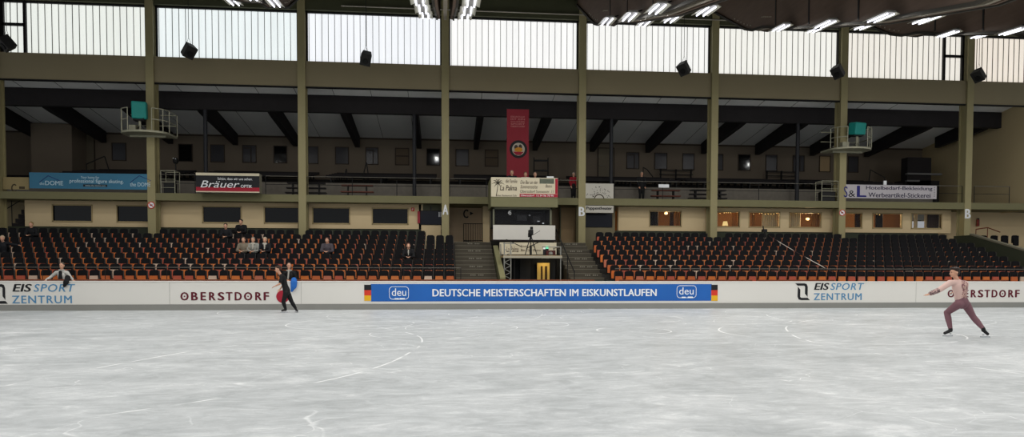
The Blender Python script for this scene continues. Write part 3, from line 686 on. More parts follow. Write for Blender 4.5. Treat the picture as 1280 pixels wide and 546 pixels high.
# palm banner on the booth parapet
YBN = 32.09
t = thing('banner', (at(655,234,YBN)[0], YBN, 4.89), 'cream banner with palm tree and red border on the front of the booth', 'banner')
rect(MB(), 613.8, 222, 697.3, 246.2, YBN, .02).build('sheet', PAPER, t)
YF = YBN-.021
rect(MB(), 649.5, 242.3, 697.2, 246.2, YF, .006).build('red_strip', REDP, t); rect(MB(), 694, 223.2, 697.2, 242.3, YF, .006).build('red_strip', REDP, t)
rect(MB(), 674.5, 223.3, 692.5, 229.5, YF, .005).build('photo_strip', mat('photo_print','#5b6152',.6,var=.5,scale=9), t)
q = MB(); base = at(620.5,244.5,YF); top = at(622.5,229,YF)
q.tube((base[0],YF-.004,base[1]),(top[0]-.03,YF-.004,(base[1]+top[1])/2),.015).tube((top[0]-.03,YF-.004,(base[1]+top[1])/2),(top[0],YF-.004,top[1]),.012)
for dx, dz in ((-.3,-.02),(-.24,.13),(-.1,.2),(.08,.2),(.22,.12),(.3,-.03),(.12,-.16),(-.18,-.16)):
    q.tube((top[0],YF-.004,top[1]),(top[0]+dx*.6,YF-.004,top[1]+dz*.7+.04),.018).tube((top[0]+dx*.6,YF-.004,top[1]+dz*.7+.04),(top[0]+dx,YF-.004,top[1]+dz-.02),.012,.003)
q.build('palm_tree', mat('palm_print','#3a3428',.7,var=0), t)
INKB = mat('brown_print','#463a30',.7,var=0)
textpx('lettering','La Palma', 625, 646, 231.5, 238, YF, INKB, t, italic=.2, bold=.02)
textpx('lettering','die Familie', 632, 646.5, 224, 228.5, YF, INKB, t, italic=.2)
textpx('lettering','Eisbar Restaurant Cafe', 620, 646, 243, 245.3, YF, INKB, t)
textpx('lettering','Die Bar an der', 650.5, 672.5, 225.5, 229.8, YF, INKB, t, italic=.25)
textpx('lettering','Sonnenseite', 650.5, 672, 231, 235.5, YF, INKB, t, italic=.25)
textpx('lettering','Oberstdorf Sonnenstr. 11', 650, 692, 237.5, 241, YF, INKB, t)
textpx('lettering','Oberstdorf  12 34 56 78 90', 651, 692, 243.2, 245.4, YF-.006, INKW, t)
textpx('lettering','Bistro', 682, 690, 230.5, 234.5, YF, INKB, t, italic=.2)
# lower cream banner
Yb = 31.6
t = thing('banner', (at(660,310,Yb)[0], Yb, 2.3), 'cream banner with dark script hanging behind the camera tripod', 'banner')
rect(MB(), 624.5, 303, 695.5, 318, Yb, .02).build('sheet', PAPER, t)
for s, a, b, y0, y1 in (('La Palma',633,648,308,315),('Sonnen',651,660,306,309),('Bar Cafe Bistro',651,676,311,314),('Eis',662,668,304.5,308)): textpx('lettering', s, a, b, y0, y1, Yb-.021, INKB, t, italic=.2)
# scaffold platform
Yd0, Yd1 = 29.4, 31.4
zd = at(664,319,Yd0)[1]
px0, px1 = at(629,320,Yd0)[0], at(702.5,320,Yd0)[0]
sc = thing('camera_platform', ((px0+px1)/2, 30.4, F1), 'scaffold platform with plank deck and pale rail in front of the booth', 'platform')
MB().box(px0, px1, Yd0, Yd1, zd-.09, zd).build('deck', mat('plank','#9a8664',.8,var=.15,scale=6), sc)
MB().box(px0, px1, Yd0-.03, Yd0, zd-.12, zd-.02).build('edge_board', mat('pale_board','#a39c8a',.7,var=.1), sc)
for x, y in ((px0+.05,Yd0+.05),(px0+.33,Yd0+.05),(px1-.05,Yd0+.05),(px1-.05,Yd1-.05),(px0+.05,Yd1-.05)):
    MB().tube((x,y,F1-.0),(x,y,zd+(.55 if x < px1-.3 else .38)),.025).build('upright', GREY, sc)
q = MB(); zz = zd+.36; q.tube((px1-.05,Yd0+.05,zz),(px1-.85,Yd0+.05,zz),.02).tube((px1-.05,Yd0+.05,zz),(px1-.05,Yd1,zz),.02)
q.tube((px0,Yd0+.05,zd+.5),(px0+.5,Yd0+.05,zd+.5),.02); q.build('guard_rail', GREY, sc)
q = MB()
for k in range(5): z = 1.0+k*.28; q.tube((px0+.05,Yd0+.05,z),(px0+.33,Yd0+.05,z+.14),.014).tube((px0+.33,Yd0+.05,z+.14),(px0+.05,Yd0+.05,z+.28),.014)
q.build('lattice', GREY, sc)
q = MB(); zr = at(650,300,31.4)[1]
q.tube((px0+.3,Yd1,zd+.75),(px0+1.0,Yd1,zd+.42),.018).tube((px1-.6,Yd1,zd+.7),(px1-1.3,Yd1,zd+.35),.018); q.build('brace', BLACK, sc)
# dark skirt below the deck with the opening and yellow door
tag(MB().box(px0+.35, px1-.1, 30.6, 30.65, F1, zd-.1).build('dark_drape', mat('dark_cloth','#17191c',.85,var=.2,scale=2)), 'dark drape closing the space under the camera platform', 'drape')
xa, xb = at(671.5,335,30.4)[0], at(687,335,30.4)[0]; zy = at(680,328.5,30.4)[1]
d = thing('yellow_door', ((xa+xb)/2, 30.4, F1), 'yellow lit door with two dark slots under the camera platform', 'door')
MB().box(xa, xb, 30.4, 30.45, F1, zy).build('door_leaf', mat('yellow_door_paint','#c8a85a',.6,var=.08), d)
q = MB()
for a, b in ((676,678.3),(681,684)): q.box(at(a,340,30.4)[0], at(b,340,30.4)[0], 30.385, 30.4, .9, at(680,332.5,30.4)[1])
q.build('slot', mat('slot_brown','#3a2812',.8,var=0), d)
l = bpy.data.lights.new('door_lamp_light','AREA'); l.energy = 5; l.size = .3; l.color = (1,.8,.45); o = bpy.data.objects.new('door_lamp_light', l); COL.objects.link(o); o.location = (xa+.3, 29.95, zd-.16); o.rotation_euler = (.5,0,0)
t = thing('ceiling_lamp', (xa+.3, 29.95, zd-.15), 'small lamp under the deck of the camera platform', 'lamp'); MB().box(xa+.15, xa+.45, 29.85, 30.05, zd-.13, zd-.09).build('housing', GREY, t)
for n_, (a, b, c) in enumerate(((642,644,'#2a2c2e'),(650,663,'#232527'))):
    tag(rect(MB(), a, 324, b, 349, 30.55, .04).build('drape_panel', mat('drape_grey_%d'%n_, c, .8, var=.1)), ['narrow grey strip on the dark drape','wide grey panel on the dark drape left of the yellow door'][n_], 'drape')
# tripod camera on the deck
Yc = 30.2; zc = zd
X = at(663.5, 300, Yc)[0]
t = thing('tripod_camera', (X, Yc, zc), 'black broadcast camera on a tripod standing on the platform', 'camera')
zh = zc+.78
for dx, dy in ((-.27,-.1),(.27,-.1),(0,.26)):
    MB().tube((X+dx,Yc+dy,zc),(X+dx*.12,Yc+dy*.12,zh),.018,.022).build('tripod_leg', BLACK, t)
MB().tube((X,Yc,zh-.06),(X,Yc,zh+.12),.05).build('tripod_head', BLACK, t)
MB().box(X-.09,X+.09,Yc-.16,Yc+.22,zh+.12,zh+.34).box(X-.12,X-.05,Yc-.1,Yc+.05,zh+.02,zh+.2).build('camera_body', BLACK, t, bevel=.01)
MB().tube((X,Yc-.16,zh+.22),(X,Yc-.34,zh+.21),.06,.07,n=14).build('lens', BLACK, t)
MB().box(X-.02,X+.1,Yc+.02,Yc+.12,zh+.36,zh+.48).box(X-.02,X+.02,Yc+.03,Yc+.1,zh+.3,zh+.4).build('viewfinder', BLACK, t)
MB().tube((X+.05,Yc+.1,zh+.1),(X+.45,Yc+.35,zh+.32),.01).build('pan_handle', BLACK, t)
MB().tube((X,Yc,zc+.02),(X,Yc,zc+.4),.05).build('base_weight', BLACK, t)
t = thing('exit_light', (at(684,309,31.0)[0], 31.0, zd+.3), 'small green lit signal with a white lamp on the platform', 'light')
X, Z = at(684,309,31.0); MB().box(X-.06,X+.06,31.0,31.06,Z-.06,Z+.06).build('green_lens', emis('green_light','#5fe0a8',1.3), t)
X, Z = at(680.5,310,31.0); MB().box(X-.045,X+.045,31.0,31.06,Z-.05,Z+.05).build('white_lens', emis('white_light','#e6e8e0',.8), t)
MB().box(X-.05, X+.2, 31.06, 31.1, zd, Z+.08).build('holder', STEEL_D, t)
X, Z = at(688,314.5,31.0)
t = thing('equipment_case', (X, 31.0, zd), 'small dark red case with a pale dome on the platform beside the green light', 'case')
MB().box(X-.2,X+.22,30.9,31.2,zd,zd+.25).build('case_body', mat('case_red','#4a1c1c',.6,var=0), t, bevel=.01); MB().sph((X,31.0,zd+.1),(.12,.2,.12)).build('dome', GREY, t)
# ---------------------------------------------------------------- stairways
def stairs(x0, x1, lab, nm, z_top=2.84, ybot=28.1, ytop=34.0):
    n = 12; q = MB(); poly = [(ybot,-.02)]; z = F1
    poly.append((ybot, z))
    for k in range(1, n+1):
        y = ybot+(ytop-ybot)*k/n*.92; zz = F1+(z_top-F1)*k/n; poly += [(y, poly[-1][1]), (y, zz)]
    poly += [(36.6, z_top), (36.6, -.02)]
    t = thing(nm, ((x0+x1)/2, 31, -.02), lab, 'stairs')
    q.prism(poly, 'x', x0, x1).build('steps', mat('stair_concrete','#4c473d',.9,var=.12,scale=3), t)
    q = MB(); d = None
    for k in range(1, n+1):
        y = ybot+(ytop-ybot)*k/n*.92; zz = F1+(z_top-F1)*k/n
        q.box(x0, x1, y-.012, y+.03, zz-.015, zz+.004)
        if k % 2 == 0:
            d = MB()
            for j in range(7):
                if j == 3: continue
                xx = (x0+x1)/2-.25+j*.085+(.0 if x0 < 2 else (n-k)*.03); d.box(xx, xx+.05, y-.016, y-.002, zz-.10, zz-.05)
            d.build('step_lettering', mat('mark_pale','#8c887a',.8,var=0), t)
    q.build('nosing', mat('nosing_grey','#7a7566',.8,var=.1), t)
stairs(.46, 2.20, 'concrete steps between the left stand and the booth', 'stairway')
stairs(5.35, 6.82, 'concrete steps between the booth and the right stand', 'stairway')
t = thing('stair_parapet', (2.6, 31, F1), 'sloping olive wall along the steps left of the booth', 'parapet')
MB().prism([(28.0,-.02),(28.0,1.15),(32.2,2.575),(32.2,-.02)],'x',2.24,2.40).build('side_wall', mat('parapet_olive','#5b5b40',.7,var=.1), t)
MB().prism([(28.0,1.15),(32.2,2.575),(32.2,2.645),(28.0,1.22)],'x',2.21,2.43).build('coping', mat('coping_olive','#7b7856',.7,var=.1), t)
t = thing('stair_handrail', (5.3, 30, F1), 'black sloping handrail at the right side of the camera platform', 'handrail')
q = MB(); p0 = Vector((5.28,33.0,3.45)); p1 = Vector((5.28,28.2,1.45)); q.tube(p0,p1,.025); q.build('rail_bar', BLACK, t)
for k in (0,.33,.66,1): p = p0.lerp(p1, k); MB().tube((p.x,p.y,F1),(p.x,p.y,p.z),.02).build('post', BLACK, t)
struct(MB().box(2.21, 5.34, 33.9, 34.1, -.02, 2.95).build('wall_booth', mat('booth_base','#2a2822',.9,var=.1)))
# ---------------------------------------------------------------- right end: parapet, stairs, corner seats
t = thing('side_parapet', (26.6, 32, 0), 'dark green sloping wall closing the right stand', 'parapet')
MB().prism([(28.6,-.02),(28.6,2.15),(33.0,3.32),(34.15,3.32),(34.15,-.02)],'x',26.5,26.66).build('side_wall', GREEN, t)
MB().prism([(28.6,2.15),(33.0,3.32),(33.0,3.40),(28.6,2.23)],'x',26.46,26.7).build('coping', mat('coping_grey','#6f6c5c',.7,var=.1), t)
struct(MB().box(26.3, 34.5, 36.0, 36.15, -.02, 4.74).build('wall_lower', CREAM)); 
struct(MB().box(26.7, 34, 29, 36, 2.15, 2.3).build('floor', CONC_D))
for n_ in range(5):
    o = copy_tree(proto[False]); o.location = (28.3+n_*.5, 35.0-n_*.12, 2.55)
    for c_ in o.children:
        if c_.name.startswith('seat_pan'): c_.data = c_.data.copy(); c_.data.materials[0] = SEATB
    o['label'] = 'black seat on the raised corner behind the green wall, %s from its left end' % ordinal(n_+1); o['category'] = 'seat'; o['group'] = 'seats in the far right corner'
struct(MB().box(27.8, 33, 33.9, 36, 2.3, 2.55).build('floor', CONC_D))
X, Z = at(1222.5,277.5,35.9)
t = thing('fire_extinguisher', (X, 35.92, Z-.22), 'red fire extinguisher on the cream wall right of the rightmost letter B', 'extinguisher')
MB().tube((X,35.9,Z-.22),(X,35.9,Z+.14),.075,n=14).build('cylinder_body', mat('ext_red','#7a1f18',.4,var=0), t); MB().box(X-.05,X+.05,35.87,35.93,Z+.14,Z+.22).build('valve', BLACK, t)
t = thing('corner_handrail', (27.5, 34.2, 3.3), 'brown handrail sloping down beside the far right corner seats', 'handrail')
pts = [at(1220,286.5,34.3), at(1234.5,284.3,34.3), at(1250,290,34.3)]
MB().path([(p[0],34.3,p[1]) for p in pts], .03).build('rail_bar', WOOD, t)
for p in (pts[1], pts[0]): MB().tube((p[0],34.3,2.3),(p[0],34.3,p[1]),.02).build('post', WOOD, t)
# left end: rising stairs with rail and wall sign
struct(MB().box(-23, -19.0, 36.2, 36.35, 2.4, 4.74).build('wall_lower', mat('left_plaster','#9a8c6c',.85,var=.06)))
Ys = 35.3
t = thing('side_stairs', (at(18,275,Ys)[0], Ys, 3.5), 'dark stairs rising to the right with handrail at the far left edge', 'stairs')
q = MB()
for k in range(7):
    a = at(8+k*3.7, 290-k*5.6, Ys); q.box(a[0], at(31,280,Ys)[0], Ys, Ys+.6, a[1]-.2, a[1])
q.build('steps', BLACKWOOD, t)
a, b = at(5,254,Ys), at(19,243.5,Ys); c, d_ = at(5,263,Ys), at(31,247,Ys)
MB().tube((a[0],Ys,a[1]),(b[0],Ys,b[1]),.02).tube((c[0],Ys,c[1]),(d_[0],Ys,d_[1]),.02).build('handrail', BLACK, t)
p = at(14.5,250,Ys); MB().tube((p[0],Ys,2.6),(p[0],Ys,p[1]+.02),.02).build('post', BLACK, t)
Yc = YP+.35
t = thing('wall_sign', (at(20,230,Yc)[0], Yc, 5.08), 'cream board with dark C and arrow above the left end of the balcony', 'sign')
rect(MB(), 4, 221.5, 36.5, 236.8, Yc+.03, .03).build('board', mat('cream_board','#9c8c64',.8,var=.05), t)
textpx('letter', 'C', 14, 20.5, 230, 240, Yc-.001, mat('faded_print','#4a4030',.8,var=0), t, bold=.04); rect(MB(), 24, 233, 31, 236, Yc-.001, .008).build('arrow', mat('faded_print','#4a4030'), t)
# ---------------------------------------------------------------- balcony banners
Yn = YP+.01
t = thing('banner', (at(110,226,Yn)[0], Yn, 5.1), 'turquoise banner for professional figure skating on the balcony at far left', 'banner')
rect(MB(), 37, 216.5, 186.5, 236.2, Yn+.02, .02).build('sheet', TURQ, t)
TF = Yn-.001; BL = mat('banner_pale','#b9d0da',.7,var=0)
textpx('lettering','DOME', 56.5, 79, 226, 231.5, TF, BL, t, bold=.01); textpx('lettering','the', 49.5, 55.5, 227.5, 231, TF, BL, t)
textpx('lettering','professional figure skating.', 87, 154.5, 224, 230, TF, BL, t, bold=.015); textpx('lettering','Your home for', 101, 124, 220, 223.3, TF, BL, t)
rect(MB(), 104, 230.5, 134, 233.3, TF, .004).build('dark_strip', INK, t); textpx('lettering','www.the-dome.com', 106.5,132,231,232.8,TF-.005,BL,t)
textpx('lettering','the DOME', 162.5, 188, 228, 233, TF, BL, t, bold=.01)
q = MB()
for cx in (61, 175):
    pts = [(cx-12,228),(cx-1,219.5),(cx+14,226)]; P = [at(a,b,TF) for a,b in pts]; q.path([(p[0],TF-.004,p[1]) for p in P], .012)
q.build('mountain_outline', NAVY, t)
# optician box sign
x0, x1 = at(245,228,33.6)[0], at(324.3,228,33.6)[0]; z0, z1 = at(285,240.5,33.6)[1], at(285,216.3,33.6)[1]
t = thing('box_sign', ((x0+x1)/2, 33.8, z0), 'black and red optician light box with white lettering hung on the balcony', 'sign')
MB().box(x0,x1,33.6,34.05,z0,z1).build('box_body', mat('box_side','#8a8676',.6,var=.05), t, bevel=.01)
[MB().box(x-.04,x+.04,34.05,34.23,z0,z0+.12).build('bracket', STEEL_D, t) for x in (x0+.3,x1-.3)]
MB().box(x0,x1,33.585,33.6,z1-.12,z1).box(x0,x1,33.585,33.6,z0,z0+.05).build('cream_edge', PAPER, t)
MB().box(x0,x1,33.59,33.6,z0+.24,z1-.12).build('black_panel', INK, t); MB().box(x0,x1,33.59,33.6,z0+.05,z0+.24).build('red_panel', REDP, t)
textpx('lettering','Bräuer', 250.5, 299.5, 225.8, 234.5, 33.589, INKW, t, italic=.3, bold=.0)
textpx('lettering','OPTIK', 301, 315.2, 231, 234.7, 33.589, INKW, t, bold=.02); textpx('lettering','Schön, dass wir uns sehen.', 272, 315.5, 222, 225.5, 33.589, INKW, t)
# caricature sign
Yq = YP+.03
t = thing('banner', (at(749,238,Yq)[0], Yq, 5.1), 'white banner with a ring of small black figure sketches right of pillar B', 'banner')
rect(MB(), 731.3, 229.3, 766.8, 247.8, Yq, .02).build('sheet', mat('banner_white','#bdb9ae',.7,var=.03), t)
q = MB(); rr = random.Random(9); cx, cz = at(749,249,Yq-.022)
for k in range(70):
    a = math.radians(rr.uniform(8,172)); r = rr.uniform(.3,.66); px_, pz_ = cx+r*math.cos(a), cz+r*math.sin(a)*.95
    if pz_ < at(749,247,Yq)[1] or pz_ > at(749,230.3,Yq)[1] or abs(px_-cx) > .62: continue
    q.box(px_-rr.uniform(.008,.025), px_+.01, Yq-.026, Yq-.021, pz_-.012, pz_+rr.uniform(.008,.03))
q.build('sketches', INK, t)
q = MB(); pts = [(cx+.24*math.cos(math.radians(a)), Yq-.024, cz+.24*math.sin(math.radians(a))) for a in range(12,170,12)]; q.path(pts, .025); q.build('arc', INKB, t)
t = thing('banner', (at(749,261,Yq)[0], Yq, 4.3), 'white strip banner with black lettering hanging above the dark blue screen', 'banner')
rect(MB(), 731.5, 257, 766.8, 265.8, Yq, .02).build('sheet', mat('banner_white','#bdb9ae'), t)
textpx('lettering','Puppentheater', 733, 765, 258.2, 263.2, Yq-.021, INK, t, bold=.04)
# workwear banner
t = thing('banner', (at(1110,240,YP-.02)[0], YP-.02, 5.1), 'white workwear banner with blue initials right of the right spotlight pillar', 'banner')
Yx = YP+.03
rect(MB(), 1056, 231.3, 1170.5, 248, Yx, .02).build('sheet', mat('banner_lilac','#b9b4b8',.7,var=.03), t)
TF = Yx-.021
textpx('initials','S', 1054.5, 1059.5, 233, 246.5, TF, NAVY, t, bold=.01); textpx('initials','&', 1060.5, 1069, 238, 246, TF, INK, t); textpx('initials','L', 1071, 1083, 232.3, 246.2, TF, NAVY, t, bold=.03)
textpx('lettering','Hotelbedarf-Bekleidung', 1082.5, 1165.5, 232.8, 238.6, TF, mat('slate_print','#2e2a44',.7,var=0), t, bold=.012)
textpx('lettering','Werbeartikel-Stickerei', 1085.5, 1163, 241, 246.8, TF, mat('slate_print','#2e2a44'), t, bold=.012)
q = MB()
for k in range(6): z = at(1168,234+k*2.2,TF)[1]; x = at(1168,240,TF)[0]; q.box(x-.02,x+.02,TF-.005,TF,z-.025,z+.01)
q.build('side_marks', INK, t)
# red vertical banner
Yr = 36.085; x0, x1 = at(633.5,180,Yr)[0], at(661,180,Yr)[0]; zt = at(647,136,Yr)[1]
zb = at(647,222,Yr)[1]
t = thing('hanging_banner', ((x0+x1)/2, Yr, zb), 'tall red cloth banner with a round emblem hanging above the booth', 'banner')
MB().box(x0,x1,Yr,Yr+.015,zb,zt).build('cloth', RED, t); MB().tube((x0-.02,Yr,zt),(x1+.02,Yr,zt),.02).build('top_rod', STEEL_D, t)
cx, cz = at(648,186.5,Yr)
MB().tube((cx,Yr-.001,cz),(cx,Yr-.008,cz),.46,n=32).build('emblem_ring', INK, t)
MB().tube((cx,Yr-.008,cz),(cx,Yr-.012,cz),.33,n=32).build('emblem_field', mat('emblem_pale','#b9b0a0',.8,var=0), t)
q = MB(); q.sph((cx-.12,Yr-.012,cz+.1),(.1,.006,.12)).sph((cx+.1,Yr-.012,cz+.12),(.09,.006,.13)); q.build('emblem_figures', INKB, t)
q = MB(); q.sph((cx+.02,Yr-.016,cz-.02),(.2,.006,.12)).sph((cx-.14,Yr-.016,cz-.04),(.07,.006,.08)); q.build('emblem_gold', mat('emblem_gold','#c98a2c',.7,var=0), t)
MB().prism([(cx-.28,cz-.13),(cx+.28,cz-.13),(cx+.12,cz-.3),(cx-.12,cz-.3)],'y',Yr-.02,Yr-.012).build('emblem_base', REDP, t)
for k, s in enumerate(('EISKUNSTLAUF','IST EIN','SCHÖNER','SPORT','OBERSTDORF')): textpx('lettering', s, 638.5, 656, 145+k*3, 147+k*3, Yr-.001, mat('banner_pink','#cf8a86',.8,var=0), t)
# ---------------------------------------------------------------- spotlight platforms on two pillars
def platform(px, side, lab, X, zdk):
    t = thing('spotlight_platform', (X, YP-.4, zdk-.1), lab, 'platform', 'round spotlight platforms')
    PG = mat('pale_grey_paint','#9c9a85',.5,.2,var=.08)
    cx = X+ (-.1 if side < 0 else .2)
    pts = [(cx+1.05*math.cos(math.radians(a)), YP-.25+.75*math.sin(math.radians(a))) for a in range(180, 361, 15)] + [(cx+1.05, YP+.7), (cx-1.05, YP+.7)]
    MB().prism(pts, 'z', zdk-.09, zdk).build('deck', PG, t)
    for h, nm in ((1.0,'top_rail'),(.5,'middle_rail')):
        q = MB(); pp = [(x,y,zdk+h) for x,y in pts]; q.path(pp[:5], .024); q.path(pp[8:15], .024); q.build(nm, PG, t)
    for k in (0,2,4,8,10,12,13): x, y = pts[k]; MB().tube((x,y,zdk),(x,y,zdk+1.0),.022).build('rail_post', PG, t)
    MB().beam((cx-.8,YP,zdk-.12),(cx+.8,YP,zdk-.12),.1,.1).build('bracket', PG, t)
    MB().box(cx-.55,cx-.2,YP-.5,YP-.2,zdk,zdk+.3).build('control_box', PG, t) if side > 0 else MB().box(X-.75,X-.45,YP-.5,YP-.2,zdk,zdk+.3).build('control_box', PG, t)
    return t
zdkL = at(187,167,YP)[1]; zdkR = at(1060,187,YP)[1]
platform(187, -1, 'round railed spotlight platform on the second pillar from the left', PX[1], zdkL)
platform(1062, 1, 'round railed spotlight platform on the right pillar beside the workwear banner', PX[6], zdkR)
def spot(px, py, z0, lab, w_, h_):
    X, Z = at(px, py, YP-.45); t = thing('covered_spotlight', (X, YP-.45, z0), lab, 'spotlight')
    q = MB(); q.rbox((X,YP-.45,Z), (w_,.5,h_), Matrix.Rotation(.25,4,'Z') @ Matrix.Rotation(.12,4,'X')); q.build('cover', TEAL, t, bevel=.06)
    MB().box(X-w_*.38,X+w_*.38,YP-.6,YP-.3,Z-h_*.62,Z-h_*.45).build('lamp_housing', BLACK, t)
    MB().tube((X,YP-.45,z0),(X,YP-.45,Z-h_*.5),.06).build('stand_pole', mat('pale_grey_paint','#9c9a85'), t)
    for a in range(3):
        MB().tube((X,YP-.45,z0+.35),(X+.25*math.cos(a*2.1+.5),YP-.45+.2*math.sin(a*2.1+.5),z0),.015).build('stand_leg', BLACK, t)
spot(174.5, 138, zdkL, 'teal covered spotlight on the left platform', .62, .78)
spot(1071.5, 161, zdkR, 'teal covered spotlight on the right platform', .70, .62)
# small cages on the balcony beside these pillars
for a, b, y0, y1, lab in ((201,218.5,213,236,'small grey wire cage on the balcony beside the left spotlight pillar'),(1027.5,1048,226,248,'small grey wire cage on the balcony beside the right spotlight pillar')):
    Y = YP+.1; x0,x1 = at(a,225,Y)[0], at(b,225,Y)[0]; z1 = at(a,y0,Y)[1]; z0 = 5.08
    t = thing('wire_cage', ((x0+x1)/2, Y+.3, z0), lab, 'cage')
    q = MB()
    for y in (Y, Y+.6):
        q.path([(x0,y,z0),(x0,y,z1),(x1,y,z1),(x1,y,z0)], .018)
        for zz in (.25,.5,.62): q.tube((x0,y,z0+(z1-z0)*zz),(x1,y,z0+(z1-z0)*zz),.012)
    for x in (x0,x1): q.tube((x,Y,z1),(x,Y+.6,z1),.018)
    q.build('cage_frame', mat('pale_grey_paint','#9c9a85'), t)
    MB().box(x0+.08,x1-.08,Y+.1,Y+.5,z0,z0+.5).build('equipment_box', BLACK, t, bevel=.02)
# ---------------------------------------------------------------- gallery furniture
def stack(a, b, y0, y1, col, lab, n=3):
    Y = 35.4; x0, x1 = at(a,235,Y)[0], at(b,235,Y)[0]; z0 = 5.08; z1 = at(a,y0,Y)[1]
    t = thing('bench_stack', ((x0+x1)/2, Y, z0), lab, 'benches', 'stacked benches on the balcony')
    for k in range(n):
        z = z0+(z1-z0)*(k+1)/n; MB().box(x0+.05*k, x1-.03*k, Y-.15, Y+.15, z-.06, z).build('plank', col, t)
        q = MB()
        for x in (x0+.35, x1-.35): q.box(x-.03, x+.03, Y-.12, Y+.12, z0+(z1-z0)*k/n, z-.06)
        q.build('support', BLACK, t)
stack(357, 408, 228, 240, BLACKWOOD, 'stack of dark benches behind the rail at the second full pillar')
stack(426, 467, 231, 240, mat('red_brown_wood','#5e3428',.7,var=.15), 'low stack of red-brown boards right of the dark benches', 2)
stack(814, 850, 237, 246, mat('red_brown_wood','#7a3a26'), 'low stack of red-brown boards beside the standing person in black', 2)
stack(861, 908, 237, 247.5, BLACKWOOD, 'stack of dark benches at the pillar right of the standing person', 3)
def bench_back(a, b, y0, y1, lab):
    Y = 42.2; x0, x1 = at(a,222,Y)[0], at(b,222,Y)[0]; z0 = 5.95+5*.16; z1 = at(a,y0,Y)[1]
    t = thing('slatted_bench', ((x0+x1)/2, Y, z0), lab, 'bench')
    for zz in (.45,.7,.95):
        MB().box(x0,x1,Y-.02,Y+.02,z0+(z1-z0)*zz-.05,z0+(z1-z0)*zz).build('slat', BLACK, t)
    for x in (x0+.1,(x0+x1)/2,x1-.1): MB().box(x-.03,x+.03,Y-.02,Y+.12,z0,z1).build('bench_leg', BLACK, t)
bench_back(824, 866, 211, 0, 'dark slatted bench against the gallery back wall right of the standing person')
bench_back(957, 997, 213, 0, 'dark slatted bench against the gallery back wall left of the pale blind')
def stairrail(pts, lab, nm='gallery_handrail', Y=38.5):
    P = [at(a,b,Y) for a,b in pts]; P = [(p[0],Y,p[1]) for p in P]
    t = thing(nm, (P[0][0],Y,5.6), lab, 'handrail', 'black gallery handrails')
    MB().path(P, .03).build('rail_bar', BLACK, t)
    MB().tube((P[-1][0],Y,6.0),P[-1],.025).tube((P[0][0],Y,6.0),P[0],.025).build('post', BLACK, t)
stairrail([(108,205),(130,195.5),(131,196),(136,212)], 'black handrail beside the door in the dark left gallery')
stairrail([(430,220),(433,211),(434,228)], 'black handrail right of the second full pillar')
stairrail([(455,215),(458,203),(460,216)], 'tall black handrail below the fourth framed window')
stairrail([(804,209),(809,212),(816,221)], 'black handrail behind the standing person in black')
stairrail([(1086,228),(1088,212),(1106,222)], 'black handrail above the workwear banner')
X0, X1 = at(667.5,210,38.2)[0], at(685,210,38.2)[0]; z1 = at(676,197,38.2)[1]
t = thing('frame_rack', ((X0+X1)/2, 38.2, 6.0), 'tall black open rack right of the red hanging banner', 'rack')
for x in (X0, X1): MB().tube((x,38.2,6.0),(x,38.2,z1),.03).build('upright', BLACK, t)
for zz in (.93,.6,.3): MB().box(X0,X1,38.15,38.25,6+(z1-6)*zz-.09,6+(z1-6)*zz).build('crossbar', BLACK, t)
# grand piano shaped dark pile at right end: tall cabinet and bench tops
X0, X1 = at(1133,205,39.5)[0], at(1163,205,39.5)[0]; t = thing('dark_cabinet', ((X0+X1)/2, 39.5, 6.2), 'dark cabinet with pale edge lines in the right gallery corner', 'cabinet')
MB().box(X0,X1,39.4,40.0,6.2,at(1150,197,39.5)[1]).build('carcass', BLACKWOOD, t, bevel=.02)
Xa, Xb = at(1133,218,39.3)[0], at(1176,218,39.3)[0]; Z = at(1150,217,39.3)[1]; MB().box(Xa,Xb,39.2,39.4,Z-.08,Z+.03).build('counter_edge', mat('pale_edge','#6b6b6b',.5,var=0), t); Z = at(1150,226,39.3)[1]; MB().box(Xa,(Xa+Xb)/2-.3,39.2,39.4,Z-.06,Z+.03).build('lower_edge', mat('pale_edge','#6b6b6b'), t)
MB().box(Xa, Xb, 39.4, 40.4, 5.08, 6.9).build('base_block', BLACKWOOD, t)
# small objects on the balcony
X, Z = at(219.5, 201, 35.6)
t = thing('moving_head_lamp', (X, 35.6, 5.08), 'small black stage lamp on a stand right of the left spotlight pillar', 'lamp')
MB().tube((X,35.6,5.08),(X,35.6,Z-.15),.03).build('pole', BLACK, t); MB().sph((X,35.6,Z),(.13,.13,.17)).build('lamp_head', BLACK, t)
q = MB(); q.sph((X-.06,35.46,Z+.1),.025).sph((X+.05,35.46,Z+.08),.025); q.build('lens', INKW, t)
for a, b, y0, y1, lab in ((823,836,230.5,234.5,'white sheet on the gallery railing right of the standing person'),(683.5,692,220.6,222.4,'white slim case on the booth parapet beside the three people'),(1104,1107.5,226,231,'small white upright box above the workwear banner')):
    Yq2 = {823:YP+.286, 683.5:32.2}.get(a, YP+.05)
    tag(rect(MB(), a, y0, b, y1, Yq2, .05).build('white_sheet' if a == 823 else 'white_box', INKW), lab, 'box')
